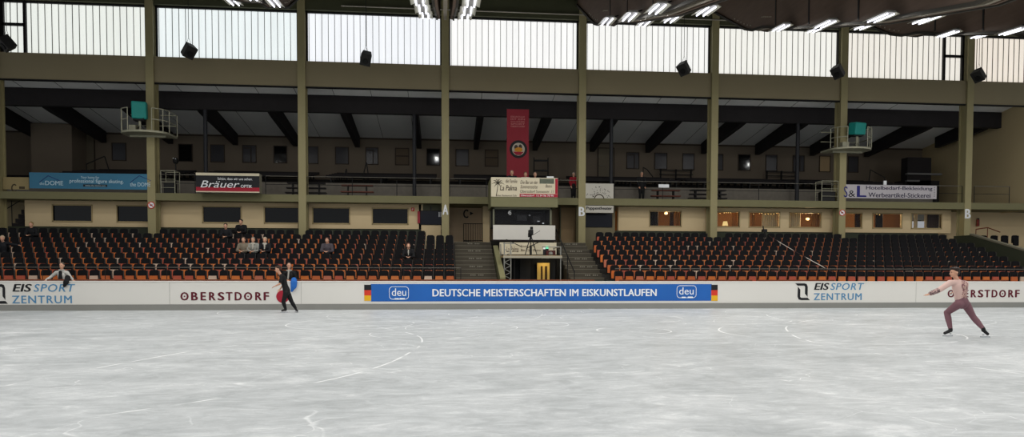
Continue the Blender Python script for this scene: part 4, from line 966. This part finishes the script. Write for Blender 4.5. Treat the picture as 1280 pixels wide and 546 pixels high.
# ---------------------------------------------------------------- hanging loudspeakers
def speaker(px, py, rz, lab, s=1.25):
    Y = 33.3; X, Z = at(px, py, Y); ztop = 15.03
    t = thing('hanging_loudspeaker', (X, Y, Z-.25), lab, 'loudspeaker', 'black hanging loudspeakers')
    M = Matrix.Translation((X,Y,Z)) @ Matrix.Rotation(rz*1.5,4,'Z') @ Matrix.Rotation(.65,4,'X') @ Matrix.Rotation((.22 if rz >= 0 else -.22),4,'Y')
    q = MB(); prof = [(-.2,-.17),(.2,-.17),(.15,.19),(-.15,.19)]
    A_ = [q.b.verts.new(M @ Vector((u*s, v*s, -.23*s))) for u, v in prof]; B_ = [q.b.verts.new(M @ Vector((u*s, v*s, .23*s))) for u, v in prof]
    q.b.faces.new(A_); q.b.faces.new(B_[::-1])
    for i in range(4): q.b.faces.new((A_[i],B_[i],B_[(i+1)%4],A_[(i+1)%4]))
    q.build('cabinet_body', mat('speaker_grey','#2c2b2a',.6,var=.1), t, bevel=.02)
    q = MB(); c = M @ Vector((0,-.175*s,-.05)); d = M @ Vector((0,-.20*s,-.05)); q.tube(c, d, .11*s, n=16); q.build('grille', BLACK, t)
    MB().tube((X,Y,Z+.6),(X,Y,ztop),.012).build('cable', STEEL_D, t)
    MB().tube((X,Y,Z+.6),(X-.13,Y,Z+.2),.008).tube((X,Y,Z+.6),(X+.13,Y,Z+.2),.008).build('sling', STEEL_D, t)
for px, py, rz, lab in ((8.5,54,-.5,'black loudspeaker hanging in front of the leftmost high window'),(236,63.5,.5,'black loudspeaker hanging in the second high window from left'),(457.5,73,0,'black loudspeaker hanging in the third high window from left'),(855,85.5,-.5,'black loudspeaker hanging in the high window above the lit lower window'),(1047.5,89.5,-.6,'black loudspeaker hanging in front of the right spotlight pillar'),(1223.5,94,-.7,'black loudspeaker hanging right of the rightmost pillar')):
    speaker(px, py, rz, lab)
# ---------------------------------------------------------------- roof girders with lamps
NODE_Y, NODE_Z = 28.8, 11.8
prof = [(34.15,14.5),(NODE_Y+1.2,12.15),(NODE_Y+.5,11.87),(NODE_Y-.5,11.68),(26.0,10.85),(20.8,9.28),(16.5,8.25),(12,7.9),(0,7.9)]
ZO = [.55, .22, 0, 0, 0, 0, 0]
def gz(Y):
    for (a, za), (b, zb) in zip(prof, prof[1:]):
        if b <= Y <= a: return zb+(za-zb)*(Y-b)/(a-b)
    return prof[-1][1]
TUBE = emis('lamp_tube','#eef0ff',3.2)
REFL = mat('lamp_reflector','#b9b7a6',.4,.2,var=.05)
lampspec = []
gnames = ['first','second','third','fourth','fifth','sixth','seventh']
for gi, X in enumerate(PX[1:]):
    t = thing('roof_girder', (X, 30, 8), 'brown twin timber roof girder, %s from the left' % gnames[gi], 'girder', 'timber roof girders')
    up = [(y, z+1.7) for y, z in prof]; up[0] = (34.15, 15.6)
    for sx in (-.30, .22):
        MB().prism(prof+up[::-1], 'x', X+sx, X+sx+.08).build('side_plank', GIRDER, t)
    core = [(y, z+.12) for y, z in prof]; MB().prism([(y,z-.02) for y,z in prof]+[(y,z+1.3) for y,z in prof][::-1], 'x', X-.06, X+.06).build('core_plate', mat('core_grey','#8a8374',.6,var=.1), t)
    q = MB()
    for (a, za), (b, zb) in zip(prof[:-1], prof[1:]):
        for sx in (-.34, .34): q.beam((X+sx,a,za-.0),(X+sx,b,zb-.0),.07,.09)
    q.build('lower_chord', mat('chord_grey','#37342d',.8,0,var=.1), t)
    q = MB()
    for sx in (-.31, .31):
        for k in range(6):
            for y0, dz in ((NODE_Y-.4-k*.16, .42), (NODE_Y+.7+k*.34, .2)):
                q.sph((X+sx, y0, gz(y0)+dz), .028, n=4)
    q.build('bolts', mat('bolt_pale','#b8b2a0',.5,.3,var=0), t)
    for yy in (27.2, 24.6, 21.5):
        for sx in (-.31,.31): MB().box(X+sx-.01, X+sx+.01, yy-.04, yy+.04, gz(yy)+.1, gz(yy)+1.6).build('splice_strap', BLACK, t)
    t.location.z += ZO[gi]
    for sy in (-1, 1):
        for k, (yy, nm) in enumerate(((25.9,'nearest the window wall'),(22.75,'second from the window wall'),(19.7,'third from the window wall'))):
            lampspec.append((gi, X, sy, yy, nm))
def lamp(X, sy, yy, lab, dz=0):
    x = X+sy*.72; z = gz(yy)-.02+dz; sl = .09; L = 1.0
    t = thing('tube_lamp', (x, yy, z), lab, 'lamp', 'twin tube lamps on the roof girders')
    y0, y1 = yy-L/2, yy+L/2
    def zz(y): return z+(y-yy)*sl
    MB().beam((x,y0,zz(y0)+.07),(x,y1,zz(y1)+.07),.3,.05).build('housing', mat('lamp_housing','#8e8c86',.5,.2,var=.05), t)
    for d in (-.2, .2): MB().beam((x+d,y0,zz(y0)+.03),(x+d,y1,zz(y1)+.03),.12,.015,up=(d*2,0,1)).build('reflector', REFL, t)
    for d in (-.1, .1): MB().tube((x+d,y0+.03,zz(y0)),(x+d,y1-.03,zz(y1)),.024).build('tube', TUBE, t)
    MB().beam((x,yy,z+.1),(X+sy*.3,yy,z+.25),.04,.04).build('arm', STEEL_D, t)
    l = bpy.data.lights.new('tube_light','AREA'); l.shape='RECTANGLE'; l.size=.05; l.size_y=.95; l.energy=LAMP_W; l.color=(1,.98,.94)
    o = bpy.data.objects.new('tube_light', l); o.parent = t; o.location = (0,0,-.06); o.rotation_euler = (.09,0,0); COL.objects.link(o)
for gi, X, sy, yy, nm in lampspec:
    lamp(X, sy, yy, 'twin tube lamp on the %s side of the %s girder, %s' % ('left' if sy < 0 else 'right', gnames[gi], nm), ZO[gi])
# roof boarding above
roofp = [(34.7,15.6),(34.7,15.75)] 
struct(MB().prism([(y, z+1.7) for y, z in prof[1:]]+[(0,9.75),(34.9,15.9),(34.9,15.6)][0:0]+[(y, z+1.85) for y, z in prof[1:]][::-1], 'x', -27, 36).build('ceiling', mat('roof_dark','#3a352e',.9,var=.15)))
struct(MB().prism([(34.9,15.6),(NODE_Y+1.2,13.85),(NODE_Y+1.2,14.0),(34.9,15.75)], 'x', -27, 36).build('ceiling', mat('roof_dark','#3a352e')))
# ---------------------------------------------------------------- people
class Body:
    "volumes of a body or a garment, fused into one smooth skin by voxel remeshing"
    def __init__(s): s.b = bmesh.new()
    def cap(s, p0, r0, p1, r1, flat=1, fd=(0,1,0)):
        p0, p1 = Vector(p0), Vector(p1); fd = Vector(fd).normalized()
        t = bmesh.new(); d = p1-p0
        if d.length > 1e-5:
            M = Matrix.Translation((p0+p1)/2) @ d.to_track_quat('Z','Y').to_matrix().to_4x4()
            bmesh.ops.create_cone(t, cap_ends=True, segments=16, radius1=r0, radius2=r1, depth=d.length, matrix=M)
        for p, r in ((p0,r0),(p1,r1)): bmesh.ops.create_uvsphere(t, u_segments=16, v_segments=10, radius=r, matrix=Matrix.Translation(p))
        if flat != 1:
            for v in t.verts:
                k = max(0, min(1, (v.co-p0).dot(d)/max(1e-6, d.dot(d)))); a = p0+d*k; o = (v.co-a).dot(fd); v.co -= fd*o*(1-flat)
        me = bpy.data.meshes.new('x'); t.to_mesh(me); t.free(); s.b.from_mesh(me); bpy.data.meshes.remove(me); return s
    def ell(s, c, r, M=None):
        M = Matrix.Translation(c) @ (M or Matrix.Identity(4)) @ Matrix.Diagonal((*r, 1))
        bmesh.ops.create_uvsphere(s.b, u_segments=20, v_segments=14, radius=1, matrix=M); return s
    def build(s, name, m, parent, vox, it=2):
        me = bpy.data.meshes.new(name); s.b.to_mesh(me); s.b.free()
        o = bpy.data.objects.new(name, me)
        r = o.modifiers.new('r', 'REMESH'); r.mode = 'VOXEL'; r.voxel_size = vox; r.use_smooth_shade = True
        k = o.modifiers.new('s', 'SMOOTH'); k.iterations = it; k.factor = .5
        m2 = bake_mesh(o)
        return link_mesh(name, m2, m, parent, smooth=True)
SKIN = mat('skin', '#c99a80', .6, var=.05)
def hand(B, wrist, d, palm_n, side, curl=.3):
    "palm, four fingers and a thumb from the wrist along d; palm_n = palm normal"
    d = Vector(d).normalized(); n = Vector(palm_n).normalized(); w = d.cross(n).normalized()*side; wr = Vector(wrist)
    B.cap(wr, .026, wr+d*.035, .03, .7, n); B.cap(wr+d*.035-w*.018, .022, wr+d*.085-w*.022, .018, .75, n); B.cap(wr+d*.035+w*.018, .022, wr+d*.085+w*.022, .018, .75, n)
    for k, L in enumerate((.068,.078,.074,.058)):
        o = wr+d*.088+w*((k-1.5)*-.019); c1 = o+(d*math.cos(curl*.6)+n*math.sin(curl*.6)-w*(k-1.5)*.06)*L*.5; c2 = c1+(d*math.cos(curl*1.6)+n*math.sin(curl*1.6))*L*.5
        B.cap(o, .0095, c1, .0088); B.cap(c1, .0088, c2, .0072)
    o = wr+d*.03+w*.03; a = o+(d*.6+w*.8).normalized()*.04; B.cap(o, .013, a, .011); B.cap(a, .011, a+(d*.9+w*.35+n*.2).normalized()*.032, .009)
def head(B, c, yaw, tilt, s=1.0):
    "skull, jaw, nose, brow, ears; yaw 0 faces -Y"
    M = Matrix.Rotation(yaw, 4, 'Z') @ Matrix.Rotation(tilt, 4, 'X'); c = Vector(c)
    P = lambda x, y, z: c + (M @ Vector((x*s, y*s, z*s)))
    B.ell(P(0,.01,.025), (.076*s,.095*s,.095*s), M); B.ell(P(0,-.022,-.045), (.058*s,.068*s,.07*s), M); B.ell(P(0,-.068,-.085), (.026*s,.022*s,.02*s), M)
    B.cap(P(0,-.086,.01), .010*s, P(0,-.106,-.025), .015*s); B.cap(P(-.035,-.082,.022), .012*s, P(.035,-.082,.022), .012*s)
    for sx in (-1, 1): B.ell(P(sx*.078,.012,-.01), (.012*s,.02*s,.032*s), M); B.ell(P(sx*.04,-.06,-.028), (.02*s,.018*s,.018*s), M)
    B.cap(P(-.02,-.092,-.052), .008*s, P(.02,-.092,-.052), .008*s)
    return M, P
def person(label, J, cols, vox=.018, group=None, hand_detail=False, yaw=0, tilt=0, hair='short', face=False, parts=None, s=1.0, short=False, collar=None):
    """J: joints in world coordinates: head, neck, chest, waist, pelvis, sh/el/wr (L,R), hip/kn/an/toe (L,R).
    cols: hair, top, legs, shoes materials"""
    J = {k: Vector(v) for k, v in J.items()}
    base = (J['pelvis'].x, J['pelvis'].y, min(v.z for v in J.values())-.03)
    t = thing('person', base, label, 'person', group)
    fx = (J['shL']-J['shR']); fx.z = 0; side = fx.normalized(); fd = side.cross(Vector((0,0,1)))
    hv = vox if hand_detail else vox
    B = Body(); M, P = head(B, J['head'], yaw, tilt, s)
    B.cap(J['neck']+Vector((0,0,-.02)), .055*s, J['head']+Vector((0,0,-.06)), .05*s)
    tor = [(J['neck']+(J['chest']-J['neck'])*.45, .09), (J['chest'], .135), (J['waist'], .115), (J['pelvis'], .14)]
    for (a, ra), (b, rb) in zip(tor, tor[1:]): B.cap(a, ra*s, b, rb*s, .72, fd)
    for q in 'LR':
        B.cap(J['neck']+(J['sh'+q]-J['neck'])*.3+Vector((0,0,-.03)), .05*s, J['sh'+q], .052*s)
        B.cap(J['sh'+q], .052*s, J['el'+q], .038*s); B.cap(J['el'+q], .038*s, J['wr'+q], .026*s)
        d = (J['wr'+q]-J['el'+q]).normalized()
        if hand_detail: hand(B, J['wr'+q], J.get('hd'+q, d), J.get('pn'+q, Vector((0,0,-1))), 1 if q == 'L' else -1)
        else:
            w_ = J['wr'+q]; n_ = Vector((0,0,-1)) if abs(d.z) < .8 else Vector((0,-1,0)); hand(B, w_, d, n_, 1 if q == 'L' else -1, .5)
        B.cap(J['hip'+q], .085*s, J['kn'+q], .052*s); B.cap(J['kn'+q], .052*s, J['an'+q], .034*s)
    B.build('body', SKIN, t, vox, 1)
    # top
    B = Body(); e = .016*s
    for (a, ra), (b, rb) in zip(tor[:-1], tor[1:]): 
        B.cap(a, ra*s+e, b, rb*s+e, .76, fd)
    B.cap(J['waist'], .118*s+e, J['waist'].lerp(J['pelvis'],.55), .125*s+e, .76, fd)
    for q in 'LR':
        B.cap(J['neck']+(J['sh'+q]-J['neck'])*.25+Vector((0,0,-.035)), .055*s+e, J['sh'+q], .056*s+e)
        B.cap(J['sh'+q], .056*s+e, J['el'+q] if not short else J['sh'+q].lerp(J['el'+q], .75), .045*s+e)
        if not short: B.cap(J['el'+q], .042*s+e, J['el'+q].lerp(J['wr'+q], .93), .030*s+e)
    top = B.build(cols.get('topname','jacket'), cols['top'], t, vox, 2)
    B = Body(); e = .014*s
    B.cap(J['pelvis']+(J['waist']-J['pelvis'])*.4, .132*s+e, J['pelvis'], .146*s+e, .80, fd)
    for q in 'LR':
        B.cap(J['pelvis'].lerp(J['hip'+q], .6), .09*s+e, J['hip'+q], .088*s+e); B.cap(J['hip'+q], .088*s+e, J['kn'+q], .054*s+e); B.cap(J['kn'+q], .056*s+e, J['kn'+q].lerp(J['an'+q], .35), .056*s+e); B.cap(J['kn'+q].lerp(J['an'+q], .35), .056*s+e, J['an'+q], .036*s+e*.6)
    B.build('trousers', cols['legs'], t, vox, 2)
    for q in 'LR':
        B = Body(); a = J['an'+q]; to = J['toe'+q]; d = (to-a); d.normalize()
        up_ = (J['kn'+q]-a).normalized(); B.cap(a+up_*.07, .046*s, a, .046*s); B.cap(a, .046*s, a-Vector((0,0,.03)), .045*s); B.cap(a-Vector((0,0,.03)), .043*s, to, .034*s); B.build('shoe', cols['shoes'], t, min(vox, .014), 1)
    # hair
    B = Body()
    B.ell(P(0,.028,.052), (.084*s,.09*s,.085*s), M)
    if hair == 'wavy':
        for k in range(9): a = k*.7; B.ell(P(.06*math.cos(a), .02+.06*math.sin(a), .085), (.035*s,.035*s,.03*s), M)
        B.ell(P(0,-.05,.1), (.055*s,.04*s,.03*s), M)
    if hair == 'long': B.cap(P(0,.07,.02), .07*s, P(0,.08,-.1), .06*s)
    B.ell(P(0,.062,.0), (.068*s,.05*s,.07*s), M)
    B.build('hair', cols['hair'], t, min(vox,.012), 1)
    if face:
        for sx in (-1, 1): MB().sph(P(sx*.03,-.083,.004), (.011,.007,.007), n=5).build('eye', INK, t); MB().beam(P(sx*.018,-.094,.028), P(sx*.048,-.083,.028), .008, .006).build('eyebrow', cols['hair'], t)
        MB().beam(P(-.022,-.099,-.052), P(.022,-.099,-.052), .006, .01).build('lips', mat('lips','#a05a50',.5,var=0), t)
    return t, J, P, M, fd
def px3(x, y, Y): X, Z = at(x, y, Y); return (X, Y, Z)
# --- skater in pink at right
Y0 = 15.35
J = dict(head=px3(1193.2,340.5,Y0+.02), neck=px3(1197,350.5,Y0), chest=px3(1197.5,358,Y0), waist=px3(1199.5,369.5,Y0), pelvis=px3(1202.5,377.5,Y0),
  shL=px3(1187.5,353.5,Y0-.05), shR=px3(1206.5,354.5,Y0+.1), elL=px3(1173.5,362.5,Y0-.08), wrL=px3(1162.5,367.0,Y0-.06), elR=px3(1206,364,Y0+.32), wrR=px3(1196,365,Y0+.45),
  hipL=px3(1197.5,380.5,Y0-.06), knL=px3(1183.8,390.5,Y0+.22), anL=px3(1188.2,411.5,Y0+.1), toeL=px3(1181,416.2,Y0+.08),
  hipR=px3(1207.5,380.5,Y0+.06), knR=px3(1216.5,396,Y0+.0), anR=px3(1229.3,411,Y0-.22), toeR=px3(1234.5,417.2,Y0-.24), pnL=(0,0,1))
def lace_mat(name, ca, cb):
    m = mat(name, ca, .6, var=0); nt = m.node_tree; b = nt.nodes['Principled BSDF']
    tc = nt.nodes.new('ShaderNodeTexCoord'); v = nt.nodes.new('ShaderNodeTexNoise'); v.inputs['Scale'].default_value = 11; v.inputs['Detail'].default_value = 3; v.inputs['Distortion'].default_value = 2.5
    r = nt.nodes.new('ShaderNodeValToRGB'); e = r.color_ramp.elements; e[0].position = .44; e[0].color = lin(cb); e[1].position = .56; e[1].color = lin(ca)
    nt.links.new(tc.outputs['Object'], v.inputs[0]); nt.links.new(v.outputs[0], r.inputs[0]); nt.links.new(r.outputs[0], b.inputs['Base Color']); return m
HB = mat('hair_dark_brown','#2c211c',.6,var=.2,scale=20)
t, J, P, M, fd = person('male figure skater in a pink shirt and mauve trousers gliding in a lunge at right', J,
  dict(hair=HB, top=mat('pale_pink_shirt','#d3b3aa',.7,var=.06), legs=mat('mauve_trousers','#75525a',.7,var=.06), shoes=mat('black_boot','#141214',.4,var=0), topname='shirt'),
  vox=.011, yaw=-math.radians(100), tilt=math.radians(4), hair='wavy', face=True, hand_detail=True)
B = Body(); B.cap(J['chest'].lerp(J['shR'],.35)+Vector((.01,-.05,.0)), .13, J['waist'].lerp(J['pelvis'],.2)+Vector((.03,-.03,0)), .108, .8, fd); B.cap(J['neck']+Vector((.03,-.03,-.08)), .075, J['chest']+Vector((.06,-.06,0)), .09, .8, fd)
B.build('lace_back', lace_mat('lace_pattern','#c9a79b','#7c5458'), t, .012, 1)
B = Body(); B.cap(J['elL'].lerp(J['wrL'],.1), .062, J['elL'].lerp(J['wrL'],.92), .052); B.build('lace_cuff', lace_mat('lace_sleeve','#c3a39c','#57444a'), t, .010, 1)
def blade(t, a, b, z):
    a, b = Vector(a), Vector(b); d = (b-a); d.z = 0; d.normalize(); a = Vector((a.x,a.y,0)); b = Vector((b.x,b.y,0))
    q = MB(); q.beam(a-d*.07+Vector((0,0,z)), b+d*.06+Vector((0,0,z)), .006, .03); q.beam(a+Vector((0,0,z+.03)), a+Vector((0,0,z+.06)), .03,.03); q.beam(b+Vector((0,0,z+.03)), b+Vector((0,0,z+.06)), .03,.03)
    q.build('skate_blade', mat('blade_steel','#c9ccce',.25,.6,var=0), t)
blade(t, J['anL'], J['toeL'], .018)
blade(t, J['anR'], J['toeR'], .018)
# --- skater in black at left
Y0 = 25.35
J = dict(head=px3(347.6,336.3,Y0-.02), neck=px3(351,343.2,Y0), chest=px3(353.8,348.5,Y0), waist=px3(356.2,357,Y0), pelvis=px3(358.2,363.5,Y0),
  shL=px3(352.5,345.6,Y0-.19), shR=px3(353.5,345.6,Y0+.19), elL=px3(350,354.5,Y0-.24), wrL=px3(344.8,357.0,Y0-.2), elR=px3(354.5,355.5,Y0+.22), wrR=px3(350.2,361,Y0+.05),
  hipL=px3(357.5,366,Y0-.1), knL=px3(354.2,377.5,Y0-.12), anL=px3(357,385.9,Y0-.08), toeL=px3(352.6,388.1,Y0-.1),
  hipR=px3(359.5,366,Y0+.1), knR=px3(364.8,377.5,Y0+.1), anR=px3(369.6,385.3,Y0+.12), toeR=px3(371.8,388.3,Y0+.0))
BLK = mat('black_cloth','#101012',.75,var=.1)
t, J, P, M, fd = person('male figure skater all in black gliding past the boards before the round red logo', J,
  dict(hair=mat('hair_brown','#3a2a20',.6,var=.2,scale=20), top=BLK, legs=BLK, shoes=mat('black_boot','#141214'), topname='t_shirt'),
  vox=.012, yaw=-math.radians(88), tilt=math.radians(10), hair='wavy', face=True, hand_detail=True, short=True)
blade(t, J['anL'], J['toeL'], .018); blade(t, J['anR'], J['toeR'], .018)
# --- man in a silver jacket leaning on the boards
Y0 = 27.42
def stand_legs(J, X, Y, z, sp=.1, hz=.92):
    J['pelvis'] = (X, Y, z+hz); J['waist'] = (X, Y-.0, z+hz+.17)
    for q, s_ in (('L',1),('R',-1)): J['hip'+q] = (X+s_*sp, Y, z+hz-.05); J['kn'+q] = (X+s_*sp, Y-.02, z+.5*hz); J['an'+q] = (X+s_*sp, Y+.02, z+.09); J['toe'+q] = (X+s_*sp, Y-.12, z+.035)
X0 = at(77,340,Y0)[0]
J = dict(head=px3(77.3,332,Y0-.05), neck=px3(77.3,338.5,Y0), chest=px3(77.3,344,Y0), shL=px3(83.8,340.6,Y0), shR=px3(70.6,340.6,Y0), elL=px3(87.6,346,Y0+.0), elR=px3(64.5,345.6,Y0+.0), wrL=px3(91.5,350.1,Y0-.24), wrR=px3(57.5,350.3,Y0-.24))
stand_legs(J, X0, Y0+.02, -.02)
SILV = mat('silver_jacket','#b9b8b2',.5,var=.12,scale=14,stretch=(.2,.2,3))
t, J, P, M, fd = person('person in a silver padded jacket leaning with spread arms on the boards at left', J,
  dict(hair=mat('hair_grey_brown','#4b423a',.6,var=.2), top=SILV, legs=BLK, shoes=BLK, topname='padded_jacket'), vox=.012, yaw=0, tilt=.1, face=True, hand_detail=True)
B = Body(); B.cap(J['neck']+Vector((0,-.10,-.05)), .06, J['waist']+Vector((0,-.12,-.02)), .085, .6, (0,1,0)); B.build('dark_shirt_front', BLK, t, .012, 1)
for k, zz in enumerate((.03,-.02)):
    q = MB(); n = 14; c = J['neck']+Vector((0,0,zz)); q.path([(c.x+.085*math.cos(a*2*math.pi/n), c.y+.07*math.sin(a*2*math.pi/n), c.z) for a in range(n+1)], .028); q.build('hood_roll', SILV, t, smooth=True)
# black scarf over the boards
B = Body(); a = px3(84.5,347,27.22); b = px3(84.5,349.5,27.1); c = px3(82.5,352.5,26.93); d = px3(80.5,357,26.93)
B.cap(a,.10,b,.10,.6); B.cap(b,.09,c,.10,.5); B.cap(c,.10,d,.055,.5); o = B.build('glove_bundle', BLK, None, .014, 1); tag(o, 'black garment hanging over the boards beside the silver padded jacket', 'garment')
# --- person in black behind the skater, with a blue jacket over the boards
X0 = at(361.5,340,Y0)[0]
J = dict(head=px3(361.3,331.8,Y0-.03), neck=px3(361.5,338,Y0), chest=px3(362.5,344,Y0), shL=px3(368,340.8,Y0), shR=px3(355.5,341,Y0), elL=px3(370,347.5,Y0), elR=px3(354.5,347,Y0), wrL=px3(366.5,349.6,Y0-.22), wrR=px3(359,349.8,Y0-.22))
stand_legs(J, X0, Y0+.02, -.02)
t, J, P, M, fd = person('person in a black coat with grey scarf standing behind the boards and the black skater', J,
  dict(hair=mat('hair_dark_brown','#2c211c'), top=BLK, legs=BLK, shoes=BLK, topname='coat'), vox=.013, yaw=.2, tilt=.1, face=True, hand_detail=True)
B = Body(); sc_ = mat('grey_scarf','#9b9890',.8,var=.1); n = J['neck']
for k in range(10): a = k*.628; b = (k+1)*.628; B.cap(n+Vector((.08*math.cos(a),.07*math.sin(a),-.0)), .035, n+Vector((.08*math.cos(b),.07*math.sin(b),0)), .035)
B.cap(n+Vector((0,-.09,-.03)), .035, n+Vector((-.02,-.13,-.34)), .03, .6); B.build('scarf', sc_, t, .012, 1)
B = Body(); a = px3(367.5,350,27.1); b = px3(367.3,353,26.93); c = px3(367,357.5,26.92); d = px3(364.6,363.5,26.93)
B.cap(a,.11,b,.125,.5); B.cap(b,.125,c,.115,.45); B.cap(c,.11,d,.045,.45); o = B.build('blue_jacket', mat('blue_cloth','#2566b8',.7,var=.1), None, .014, 1); tag(o, 'bright blue garment hanging over the boards behind the black skater', 'garment')
# --- seated spectators
def seated(X, i, haircol, topcol, label, lean=0, arm=None, yaw=0):
    yb, zf = yrow(i), zrow(i); y = yb-.13
    J = dict(pelvis=(X,y,zf+.55), waist=(X,y+.0,zf+.70), chest=(X+lean,y-.04,zf+.90), neck=(X+lean,y-.06,zf+1.06), head=(X+lean,y-.10,zf+1.19))
    for q, s_ in (('L',1),('R',-1)):
        J['sh'+q] = (X+lean+s_*.18,y-.04,zf+1.0); J['el'+q] = (X+s_*.24,y-.10,zf+.74); J['wr'+q] = (X+s_*.08,y-.30,zf+.72)
        J['hip'+q] = (X+s_*.09,y-.04,zf+.52); J['kn'+q] = (X+s_*.11,y-.36,zf+.56); J['an'+q] = (X+s_*.10,y-.12,zf+.09); J['toe'+q] = (X+s_*.10,y-.12-.0,zf+.05)
    if arm: J['elL'] = (X+.45,y-.12,zf+.95); J['wrL'] = (X+.70,y-.2,zf+.92)
    return person(label, J, dict(hair=mat('hair_'+haircol[1:],haircol,.6,var=.15), top=mat('coat_'+topcol[1:],topcol,.75,var=.12,scale=6), legs=BLK, shoes=BLK, topname='coat'), vox=.022, yaw=yaw, tilt=.12, group=None)
for n_, (px, i, hc, tc_, lab) in enumerate(SPECT):
    r = seated(occ_x[n_], i, hc, tc_, lab, lean=(0,.03,-.02,.02,.02,-.02,.03,0,0)[n_], arm=(n_ == 1), yaw=(0,.3,.2,-.2,.1,0,-.1,0,0)[n_])
    if n_ in (5, 6): 
        J = r[1]; B = Body(); B.cap(J['neck']+Vector((-.05,-.06,-.02)), .05, J['neck']+Vector((.05,-.06,-.02)), .05); B.cap(J['neck']+Vector((0,-.09,-.04)), .045, J['chest']+Vector((0,-.13,-.08)), .03, .6); B.build('scarf', mat('pale_scarf','#b5b0a4',.8,var=.1), r[0], .018, 1)
    if n_ == 8:
        J = r[1]; B = Body(); B.cap(J['neck']+Vector((0,-.07,-.06)), .03, J['chest']+Vector((0,-.12,-.1)), .02, .6); B.build('shirt_front', mat('pale_scarf','#b5b0a4'), r[0], .014, 1)
# --- people on the balcony and in the booth
def standing(X, Y, z, h, haircol, topcol, label, hair='short'):
    s_ = h/1.75; J = dict(neck=(X,Y,z+1.47*s_), head=(X,Y-.02,z+1.62*s_), chest=(X,Y,z+1.28*s_))
    stand_legs(J, X, Y, z, .09*s_, .92*s_)
    for q, k in (('L',1),('R',-1)): J['sh'+q] = (X+k*.19*s_,Y,z+1.40*s_); J['el'+q] = (X+k*.23*s_,Y,z+1.10*s_); J['wr'+q] = (X+k*.18*s_,Y-.12,z+.90*s_)
    return person(label, J, dict(hair=mat('hair_'+haircol[1:],haircol,.6,var=.15), top=mat('coat_'+topcol[1:],topcol,.75,var=.12), legs=BLK, shoes=BLK, topname='coat'), vox=.022, s=s_, hair=hair)
Xp = at(802,230,36.45)[0]; standing(Xp, 36.45, 5.08, 1.66, '#8a8478', '#101013', 'person with light hair in a long dark coat standing on the balcony behind the rail')
Xp = at(716.8,230,35.6)[0]; standing(Xp, 35.6, 5.08, 1.45, '#b9b0a8', '#8f1c26', 'person in a red jacket and white cap on the balcony left of pillar B', )
for px, py, hc, tc_, lab in ((640,216,'#8c8478','#17181c','grey haired person in dark clothes, leftmost of three in the booth top'),(657,218,'#6a5446','#c9c4ba','person in a white top, middle one of three in the booth top'),(669,218.2,'#6c6058','#2a2a2e','person in a dark top, rightmost of three in the booth top')):
    X, Z = at(px, py, 33.2); zf = Z-1.19; y = 33.3
    J = dict(pelvis=(X,y,zf+.5), waist=(X,y,zf+.68), chest=(X,y-.02,zf+.9), neck=(X,y-.04,zf+1.06), head=(X,y-.06,zf+1.19))
    for q, s_ in (('L',1),('R',-1)):
        J['sh'+q] = (X+s_*.18,y-.02,zf+1.0); J['el'+q] = (X+s_*.22,y-.1,zf+.76); J['wr'+q] = (X+s_*.1,y-.3,zf+.78)
        J['hip'+q] = (X+s_*.09,y-.04,zf+.48); J['kn'+q] = (X+s_*.11,y-.40,zf+.5); J['an'+q] = (X+s_*.10,y-.30,max(zf+.09,5.0)); J['toe'+q] = (X+s_*.10,y-.42,max(zf+.05,4.95))
    person(lab, J, dict(hair=mat('hair_'+hc[1:],hc,.6,var=.15), top=mat('coat_'+tc_[1:],tc_,.75,var=.1), legs=BLK, shoes=BLK, topname='coat'), vox=.02)
    k = thing('booth_chair', (X, y+.1, 4.88), 'dark chair under the %s person in the booth top' % {'640':'leftmost','657':'middle','669':'rightmost'}[str(px)], 'chair'); zz = max(zf+.36, 4.95)
    MB().box(X-.2,X+.2,y-.15,y+.25,zz-.04,zz).build('seat', BLACK, k); MB().box(X-.18,X+.18,y+.24,y+.28,zz+.05,zz+.4).build('backrest', BLACK, k)
    for sx in (-.17,.17):
        MB().box(X+sx-.012,X+sx+.012,y+.22,y+.25,4.88,zz+.3).build('leg', BLACK, k); MB().box(X+sx-.012,X+sx+.012,y-.14,y-.11,4.88,zz-.04).build('leg', BLACK, k)
# ---------------------------------------------------------------- camera post and striped cord in the right stand
X, Z = at(956, 290, 33.0)
t = thing('small_camera', (X, 33.0, zrow(8)), 'small dark camera on a stand above the top row where the striped cord starts', 'camera')
MB().tube((X,33.0,zrow(8)),(X,33.0,Z),.03).build('stand', BLACK, t); MB().box(X-.12,X+.08,32.9,33.12,Z,Z+.14).tube((X-.06,33.0,Z+.1),(X-.10,33.0,Z+.32),.03).build('camera_body', BLACK, t)
def cord_mat():
    m = mat('striped_cord','#c9c5bb',.6,var=0); nt = m.node_tree; b = nt.nodes['Principled BSDF']
    tc = nt.nodes.new('ShaderNodeTexCoord'); w_ = nt.nodes.new('ShaderNodeTexWave'); w_.inputs['Scale'].default_value = 1.6; r = nt.nodes.new('ShaderNodeValToRGB'); r.color_ramp.interpolation = 'CONSTANT'
    r.color_ramp.elements[0].color = lin('#3a2a28'); r.color_ramp.elements[1].position = .4; r.color_ramp.elements[1].color = lin('#cfcbc0')
    nt.links.new(tc.outputs['Object'], w_.inputs[0]); nt.links.new(w_.outputs['Color'], r.inputs[0]); nt.links.new(r.outputs[0], b.inputs['Base Color']); return m
p0 = Vector(px3(961,294.5,32.9)); p1 = Vector(px3(1041,340,27.9)); pts = []
for k in range(17): u = k/16; p = p0.lerp(p1, u); p.z -= .10*4*u*(1-u)*.3; pts.append(p)
MBc = MB().path(pts, .018); tag(MBc.build('striped_cord', cord_mat()), 'white and dark striped cord running diagonally down across the right stand', 'cord')

bpy.data.scenes.remove(TMP)
